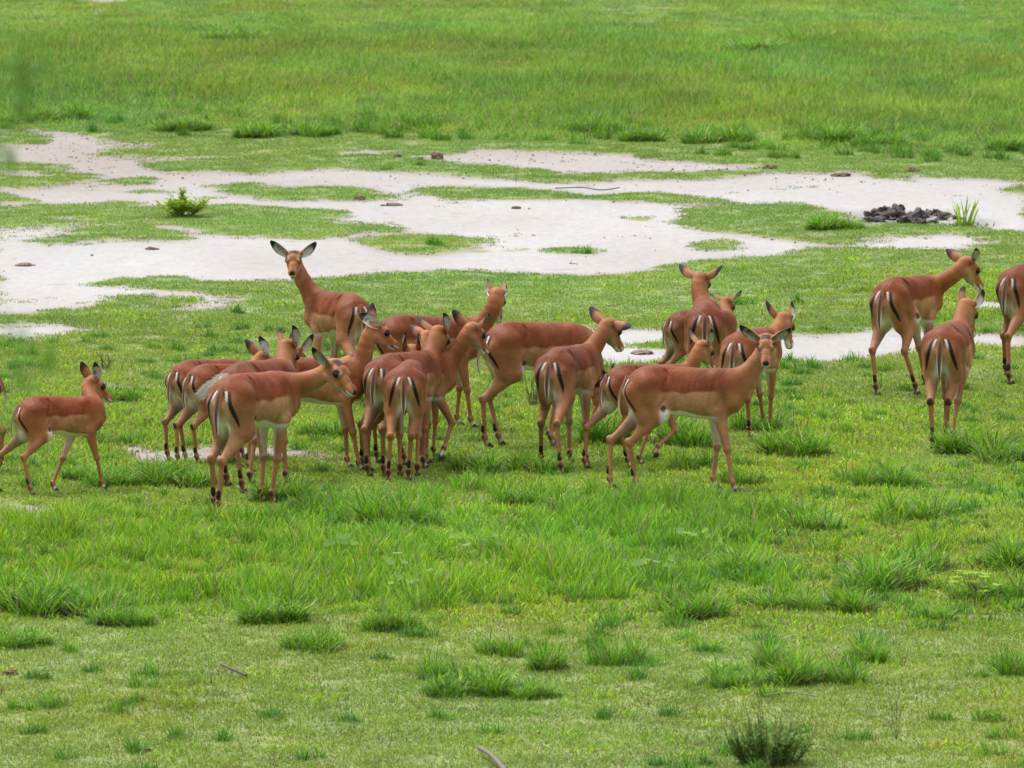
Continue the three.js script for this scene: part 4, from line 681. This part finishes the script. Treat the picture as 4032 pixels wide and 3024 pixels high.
// an upright tuft of stiff blades right of the mud heap, and one low weed bush on the left turf island
{
  const g = thing('grass_tuft', 4.31, -83.48); tag(g, 'upright tuft of stiff blades right of the dark mud heap', 'grass tuft', 'tufts on the mud flat');
  mesh('green_blades', blades(401, { n: 26, size: 0.09, h: [0.28, 0.46], w: [0.012, 0.018], lean: 0.4, curl: 0.35, round: true, segs: 4, colors: [[0.7, GREEN.lush], [0.3, GREEN.deep]] }), leafMat, g);
  mesh('dry_base', blades(402, { n: 120, size: 0.28, h: [0.03, 0.10], w: [0.008, 0.012], lean: 1.2, curl: 0.5, round: true, segs: 3, colors: [[0.6, [0.05, 0.055, 0.03]], [0.4, GREEN.deep]] }), leafMat, g);
}
function leafGeometry(list) {              // pointed leaves: [position, direction, length, width, colour]
  const pos = [], col = [], index = [];
  for (const [p, d0, L, w, c] of list) {
    const d = norm(d0), s = norm(cross(d, Math.abs(d[1]) > 0.9 ? [1, 0, 0] : [0, 1, 0])), n = cross(s, d), b = pos.length / 3;
    const put = (t, k, dn) => { pos.push(...add(add(add(p, d, L * t), s, w * k), n, dn * L)); col.push(...c); };
    put(0, 0, 0); put(0.35, -0.5, 0.03); put(0.35, 0.5, 0.03); put(0.35, 0, -0.03); put(0.72, -0.36, 0.0); put(0.72, 0.36, 0.0); put(0.72, 0, -0.05); put(1, 0, -0.12);
    index.push(b, b + 1, b + 3, b, b + 3, b + 2, b + 1, b + 4, b + 3, b + 4, b + 6, b + 3, b + 3, b + 6, b + 2, b + 6, b + 5, b + 2, b + 4, b + 7, b + 6, b + 6, b + 7, b + 5);
  }
  const g = new THREE.BufferGeometry(); g.setAttribute('position', new THREE.Float32BufferAttribute(pos, 3)); g.setAttribute('color', new THREE.Float32BufferAttribute(col, 3)); g.setIndex(index); g.computeVertexNormals(); return g;
}
function stemGeometry(list, color) {       // thin tapering stems: [from, to, radius]
  return mergeGeometries(list.map(([a, b, r0]) => { const d = sub(b, a), g = new THREE.CylinderGeometry(r0 * 0.6, r0, len(d), 5, 1, false); g.applyQuaternion(new THREE.Quaternion().setFromUnitVectors(new THREE.Vector3(0, 1, 0), new THREE.Vector3(...norm(d)))); g.translate(...lerpV(a, b, 0.5)); g.deleteAttribute('uv'); const c = new Float32Array(g.attributes.position.count * 3); for (let i = 0; i < c.length; i++) c[i] = color[i % 3]; g.setAttribute('color', new THREE.BufferAttribute(c, 3)); return g; }));
}
{ // the weed bush
  const g = thing('weed_bush', -3.17, -84.35), r = rng(410), stems = [], leaves = []; tag(g, 'yellow green weed bush on the left turf island in the mud flat', 'bush');
  for (let k = 0; k < 34; k++) { const a = r() * 6.283, q = r(), top = [Math.cos(a) * 0.30 * q, (0.27 - 0.15 * q) * (0.6 + 0.5 * r()), Math.sin(a) * 0.28 * q]; stems.push([[top[0] * 0.3, 0, top[2] * 0.3], top, 0.004]); for (let m = 0; m < 24; m++) { const t = 0.25 + 0.75 * r(); leaves.push([lerpV([top[0] * 0.3, 0, top[2] * 0.3], top, t), [r() - 0.5, 0.3 * r(), r() - 0.5], 0.05 + 0.03 * r(), 0.022, mix3(GREEN.lush, GREEN.yellow, 0.35 * r())]); } }
  mesh('stems', stemGeometry(stems, [0.16, 0.15, 0.05]), std({}), g); mesh('leaves', leafGeometry(leaves), leafMat, g);
}
{ // spiky bush in the lower right corner
  const g = thing('spiky_bush', 1.47, -49.79), r = rng(420), stems = [], leaves = [], spikes = []; tag(g, 'spiky dark green bush with thin brown seed spikes near the lower right corner', 'bush');
  for (let k = 0; k < 90; k++) {
    const a = r() * 6.283, q = Math.sqrt(r()), foot = [Math.cos(a) * 0.16 * q, 0, Math.sin(a) * 0.14 * q], h = (0.15 + 0.14 * r()) * (1.15 - 0.5 * q), top = [Math.cos(a) * (0.255 * q), h, Math.sin(a) * (0.22 * q)];
    stems.push([foot, top, 0.0035]);
    for (let m = 0; m < 34; m++) { const t = 0.02 + 0.98 * r(); leaves.push([lerpV(foot, top, t), [r() - 0.5 + top[0], 0.5 * r() + 0.05, r() - 0.5 + top[2]], 0.030 + 0.022 * r(), 0.012, mix3([0.15, 0.29, 0.045], [0.25, 0.38, 0.10], r())]); }
    if (k % 2 === 0) spikes.push([top, add(top, [top[0] * 0.15 + 0.02 * (r() - 0.5), 0.05 + 0.06 * r(), top[2] * 0.2]), 0.0026]);
  }
  mesh('stems', stemGeometry(stems, [0.11, 0.10, 0.04]), std({}), g).userData.kind = 'stuff'; mesh('leaves', leafGeometry(leaves), leafMat, g).userData.kind = 'stuff'; for (const k of spikes) mesh('seed_spike', stemGeometry([k], [0.19, 0.14, 0.09]), std({}), g);
}
{ // bare grey twiggy weed
  const g = thing('dry_weed', 2.24, -50.69), r = rng(430), stems = []; tag(g, 'thin grey leafless weed right of the spiky bush', 'weed');
  for (let k = 0; k < 5; k++) { const a = r() * 6.283, top = [Math.cos(a) * 0.09 * r(), 0.10 + 0.16 * r(), Math.sin(a) * 0.08 * r()]; stems.push([[0, 0, 0], top, 0.002]); for (let m = 0; m < 3; m++) { const b = lerpV([0, 0, 0], top, 0.5 + 0.4 * r()); stems.push([b, add(b, [0.06 * (r() - 0.5), 0.06, 0.06 * (r() - 0.5)]), 0.002]); } }
  mesh('stems', stemGeometry(stems, [0.13, 0.10, 0.085]), std({}), g);
}
{ // leafy seedling
  const g = thing('leafy_seedling', 2.99, -56.41), r = rng(440), stems = [[[0, 0, 0], [0.01, 0.14, 0], 0.006]], leaves = []; tag(g, 'leafy pale green seedling on one thin stem at the right', 'seedling');
  for (let k = 0; k < 13; k++) { const a = k * 2.4, q = Math.sqrt(k / 13), top = [0.01 + Math.cos(a) * 0.17 * q, 0.10 + 0.12 * r() + 0.05 * (1 - q), Math.sin(a) * 0.13 * q]; stems.push([[0.01, 0.12, 0], top, 0.003]); for (let m = 0; m < 7; m++) { const b = m / 7 * 6.283 + r(); leaves.push([top, [Math.cos(b), 0.35, Math.sin(b)], 0.045 + 0.015 * r(), 0.022, mix3(GREEN.lush, GREEN.yellow, 0.25 * r())]); } }
  mesh('stem', stemGeometry(stems, [0.14, 0.11, 0.05]), std({}), g); mesh('leaves', leafGeometry(leaves), leafMat, g);
}
function roundLeafPlant(x, z, n, high, spread, label) {   // two-lobed round leaves on long stalks
  const g = thing('round_leaved_plant', x, z), r = rng(450 + n * 7 + Math.round(high * 100)), stems = []; tag(g, label, 'plant', 'round-leaved plants in the long grass');
  for (let k = 0; k < n; k++) {
    const a = k / n * 6.283 + r(), top = [Math.cos(a) * spread * (0.4 + 0.6 * r()), high * (0.75 + 0.35 * r()), Math.sin(a) * spread * 0.7 * (0.4 + 0.6 * r())], R = 0.020 + 0.009 * r();
    stems.push([[top[0] * 0.2, 0, top[2] * 0.2], top, 0.003]);
    const pos = [], col = [], index = [], c = mix3([0.19, 0.33, 0.04], [0.17, 0.30, 0.09], r());
    pos.push(0, 0, 0); col.push(...c);
    for (let m = 0; m <= 22; m++) { const t = m / 22 * 6.283, rr = R * (1 - 0.28 * Math.pow(Math.abs(Math.cos(t)), 14) * (Math.cos(t) > 0 ? 1.4 : 0.7)); pos.push(Math.cos(t) * rr, 0.18 * Math.abs(Math.sin(t)) * R, Math.sin(t) * rr * 1.25); col.push(...c); if (m) index.push(0, m, m + 1); }
    const lg = new THREE.BufferGeometry(); lg.setAttribute('position', new THREE.Float32BufferAttribute(pos, 3)); lg.setAttribute('color', new THREE.Float32BufferAttribute(col, 3)); lg.setIndex(index); lg.computeVertexNormals();
    const leaf = mesh('leaf', lg, leafMat, g); leaf.position.set(...top); leaf.rotation.set(0.75 * r() + 0.15, a, 0.7 * (r() - 0.5));
  }
  mesh('stalks', stemGeometry(stems, [0.12, 0.16, 0.05]), std({}), g);
}
roundLeafPlant(0.93, -57.54, 9, 0.17, 0.15, 'round-leaved plant standing before the dark gap at the right end of the long grass');
roundLeafPlant(-0.76, -57.49, 4, 0.20, 0.10, 'round-leaved plant in the long grass, upper of two left of centre');
roundLeafPlant(-0.68, -56.59, 6, 0.20, 0.13, 'round-leaved plant in the long grass, lower of two left of centre');
roundLeafPlant(-0.49, -56.81, 3, 0.19, 0.08, 'small round-leaved plant right of the lower one in the long grass');
roundLeafPlant(-0.24, -58.55, 7, 0.19, 0.22, 'spread round-leaved plant in the middle of the long grass');
roundLeafPlant(-1.14, -58.62, 7, 0.17, 0.16, 'leftmost round-leaved plant in the long grass');
roundLeafPlant(1.20, -59.03, 5, 0.17, 0.13, 'rightmost round-leaved plant behind the brown based tussock');
{ // dry bent stalk at the left and small dark weed stalks
  const g = thing('dead_weed', -2.56, -61.11); tag(g, 'bent pale dry stem standing left of the front left impala', 'stem');
  mesh('stalk', new THREE.TubeGeometry(new THREE.CatmullRomCurve3([[0, -0.01, 0], [0.005, 0.06, 0], [0.02, 0.13, 0], [0.015, 0.165, 0.01], [-0.01, 0.185, 0.01]].map((v) => new THREE.Vector3(...v))), 14, 0.006, 6), std({ vertexColors: false, color: new THREE.Color().setRGB(0.36, 0.29, 0.21) }), g);
}
{
  const g = thing('dead_weed', -3.28, -70.65), r = rng(470), stems = []; tag(g, 'small dark dead weed standing behind the fawn, below the mud strip', 'weed');
  for (let k = 0; k < 9; k++) stems.push([[0.07 * (r() - 0.5), 0, 0], [0.16 * (r() - 0.5), 0.05 + 0.10 * r(), 0.05 * (r() - 0.5)], 0.004]);
  mesh('stems', stemGeometry(stems, [0.10, 0.08, 0.06]), std({}), g);
}
{
  const g = thing('dead_weed', 0.18, -68.09), r = rng(471), stems = []; tag(g, 'grey dead weed standing right of the lowered-head impala hind legs', 'weed');
  for (let k = 0; k < 16; k++) stems.push([[0.10 * (r() - 0.5), 0, 0.05 * (r() - 0.5)], [0.22 * (r() - 0.5), 0.14 + 0.16 * r(), 0.1 * (r() - 0.5)], 0.004]);
  mesh('stems', stemGeometry(stems, [0.11, 0.10, 0.06]), std({}), g);
}

// ---------------------------------------------------------------- clods, sticks, the dragonfly and the twig by the lens
function clod(seed, rx, ry, rz, rough = 0.35) {
  const g = new THREE.IcosahedronGeometry(1, 4), p = g.attributes.position;
  for (let i = 0; i < p.count; i++) { const x = p.getX(i), y = p.getY(i), z = p.getZ(i), k = 1 + rough * noise3(x * 1.7 + seed, y * 1.7, z * 1.7) + 0.5 * rough * noise3(x * 5, y * 5 + seed, z * 5); p.setXYZ(i, x * k * rx, Math.max(y * k, -0.25) * ry, z * k * rz); }
  g.computeVertexNormals(); return g;
}
const clodMat = new THREE.MeshStandardMaterial({ roughness: 1, color: new THREE.Color().setRGB(0.10, 0.062, 0.048) }), heapMat = new THREE.MeshStandardMaterial({ roughness: 0.9, color: new THREE.Color().setRGB(0.062, 0.052, 0.048) }), islandMat = new THREE.MeshStandardMaterial({ roughness: 1, color: new THREE.Color().setRGB(0.16, 0.115, 0.09) });
for (const [x, z, s, l, flat, m] of [
  [-0.78, -91.01, 0.075, 'largest dark dung clod on the far side of the mud flat', 0.7, clodMat], [-0.95, -90.84, 0.035, 'small dung clod touching the left of the largest one', 0.7, clodMat], [-1.19, -91.18, 0.05, 'dark dung clod further left of the largest one, at the turf edge', 0.6, clodMat],
  [-1.50, -86.25, 0.065, 'dark clod at the right tip of the long turf island', 0.5, clodMat], [-1.15, -85.69, 0.09, 'flat dark dung pat on the mud right of the long turf island', 0.25, clodMat], [-1.25, -85.64, 0.04, 'small flat dung piece left of the flat pat', 0.3, clodMat],
  [-4.42, -79.54, 0.085, 'flat brown clod on the mud at the far left', 0.3, islandMat], [-3.34, -81.05, 0.06, 'small brown clod on the mud below the left turf island', 0.35, clodMat],
  [2.64, -89.77, 0.075, 'brown clod at the right end of the far mud strip', 0.45, clodMat], [3.34, -89.00, 0.085, 'brown clod at the far right turf edge, left of another', 0.4, clodMat], [4.08, -89.38, 0.075, 'brown clod at the far right turf edge, rightmost of them', 0.5, clodMat],
  [0.04, -85.29, 0.045, 'tiny brown clod on the open mud at the centre', 0.4, clodMat], [1.07, -71.99, 0.10, 'flat brown mud lump between the thin impala and the rear group', 0.3, islandMat], [1.35, -71.74, 0.10, 'flat brown mud lump behind the rump of the flat-eared impala', 0.25, islandMat],
  [-3.08, -53.39, 0.05, 'small dark clod in the lower left turf', 0.5, clodMat], [-2.14, -50.25, 0.05, 'dark crumbled clod near the lower left corner', 0.4, clodMat]]) {
  const c = mesh('dung_clod', clod(x * 7 + z, s, s * flat, s * 0.8), m, scene); c.position.set(x, groundAt(x, z) + 0.2 * s * flat, z); tag(c, l, 'clod', 'clods on the mud and turf');
}
{ // churned wet mud heap
  const g = thing('mud_heap', 3.78, -84.25); tag(g, 'black heap of churned wet mud lumps on the right of the flat', 'mud heap');
  const r = rng(480);
  [[-0.30, 0.0, 0.075], [-0.22, -0.25, 0.085], [-0.12, 0.1, 0.095], [-0.05, -0.4, 0.085], [0.03, 0.3, 0.07], [0.12, 0.1, 0.075], [0.20, -0.2, 0.055], [0.30, -0.5, 0.07], [0.36, 0.2, 0.045], [-0.02, 0.8, 0.06], [0.10, 1.0, 0.05], [-0.38, 0.5, 0.045], [0.42, -0.3, 0.04], [-0.16, -0.7, 0.06], [0.50, 0.1, 0.035], [0.24, 0.7, 0.04], [-0.26, 0.5, 0.05], [-0.07, 0.0, 0.06]].forEach(([x, z, s]) => { const l = mesh('mud_lump', clod(x * 31 + z, s, s * (0.6 + 0.3 * r()), s * 1.1, 1.15), heapMat, g); l.position.set(x, s * 0.12, z * 0.7); l.rotation.y = r() * 6; });
}
function stick(x, z, pts, radius, label, c) { const g = mesh('stick', new THREE.TubeGeometry(new THREE.CatmullRomCurve3(pts.map((v) => new THREE.Vector3(...v))), 20, radius, 7), new THREE.MeshStandardMaterial({ roughness: 0.9, color: new THREE.Color().setRGB(...c) }), scene); g.position.set(x, groundAt(x, z), z); tag(g, label, 'stick', 'sticks on the ground'); return g; }
stick(0.85, -87.29, [[-0.42, 0.02, -0.1], [-0.15, 0.035, 0], [0.05, 0.02, 0.1], [0.22, 0.03, -0.05]], 0.006, 'thin dark twig lying on the far mud beside the middle turf island', [0.10, 0.075, 0.07]);
stick(-1.69, -53.39, [[-0.10, 0.055, -0.1], [-0.02, 0.05, 0.1], [0.07, 0.035, 0.25]], 0.008, 'short dark stick lying in the lower left turf', [0.08, 0.065, 0.05]);
stick(1.67, -52.30, [[-0.16, 0.05, 0.1], [0, 0.055, 0], [0.16, 0.045, 0.1]], 0.004, 'thin dry stick lying above the spiky bush at lower right', [0.20, 0.16, 0.10]);
{ // weathered stick poking in from the lower edge
  const g = mesh('weathered_stick', new THREE.TubeGeometry(new THREE.CatmullRomCurve3([new THREE.Vector3(-0.05, 0.05, -0.25), new THREE.Vector3(0.02, 0.06, 0.1), new THREE.Vector3(0.12, 0.04, 0.7), new THREE.Vector3(0.2, 0.03, 1.2)]), 24, 0.013, 8), new THREE.MeshStandardMaterial({ roughness: 0.9, color: new THREE.Color().setRGB(0.13, 0.115, 0.10) }), scene);
  const [x, z] = [-0.14, -49.86]; g.position.set(x, groundAt(x, z), z); tag(g, 'weathered grey stick poking up at the bottom edge', 'stick', 'sticks on the ground');
}
{ // dragonfly
  const g = new THREE.Group(); g.name = 'dragonfly'; g.position.set(0.457, 1.328, -66.00); g.rotation.set(0.25, 2.9, 0.1); scene.add(g); tag(g, 'small dark red dragonfly flying in front of the mud flat', 'dragonfly');
  const dm = new THREE.MeshStandardMaterial({ roughness: 0.5, color: new THREE.Color().setRGB(0.06, 0.012, 0.015) }), wm = new THREE.MeshPhysicalMaterial({ roughness: 0.6, transmission: 0.5, thickness: 0, color: new THREE.Color().setRGB(0.35, 0.28, 0.28), side: THREE.DoubleSide });
  const body = mergeGeometries([new THREE.SphereGeometry(0.0055, 10, 8).translate(0.022, 0, 0), new THREE.SphereGeometry(1, 10, 8).scale(0.011, 0.007, 0.006).translate(0.009, 0, 0), new THREE.CylinderGeometry(0.0026, 0.0022, 0.038, 8).rotateZ(Math.PI / 2).translate(-0.02, 0.001, 0)]); mesh('body', body, dm, g);
  for (const s of [-1, 1]) for (const [x, a] of [[0.012, 0.25], [0.004, -0.25]]) { const w = mesh('wing', new THREE.CircleGeometry(1, 14).rotateX(-Math.PI / 2).scale(0.0055, 1, 0.021).translate(0, 0, 0.022), wm, g); w.position.set(x, 0.006, 0); w.rotation.set(-0.25 * s * (a > 0 ? 1 : -0.6), s > 0 ? a : Math.PI - a, 0); }
}
{ // a leafy branch hanging in near the lens on the left, far out of focus
  const g = new THREE.Group(); g.name = 'leafy_branch'; g.position.set(-0.92, 7.7, -13); scene.add(g); tag(g, 'blurred green leafy branch hanging in at the left edge, out of focus', 'branch');
  const r = rng(490), twigs = [], leaves = [];
  const sprays = [[0.176, -0.905], [0.203, -0.939], [0.168, -0.966], [0.192, -0.990], [0.181, -1.078], [0.168, -1.070], [0.159, -1.311], [0.187, -1.356], [0.197, -1.377], [0.214, -1.391], [0.172, -1.463]];
  sprays.forEach(([x, y], i) => { const n = i < 4 ? 7 : 4; for (let k = 0; k < n; k++) leaves.push([[x + 0.05 * (r() - 0.5), y + 0.04 * (r() - 0.5), 0.06 * (r() - 0.5)], [r() - 0.5, -0.5 - r(), 0.6 * (r() - 0.5)], 0.05 + 0.02 * r(), 0.02, mix3([0.12, 0.24, 0.04], GREEN.deep, r())]); twigs.push([[x - 0.02, y + 0.03, 0], [x, y, 0], 0.0006]); });
  mesh('twigs', stemGeometry(twigs.concat([[[-0.3, 0.25, 0], [-0.2, -0.9, 0], 0.004]]), [0.07, 0.05, 0.035]), std({}), g); mesh('leaves', leafGeometry(leaves), leafMat, g);
}


renderer.render(scene, camera);
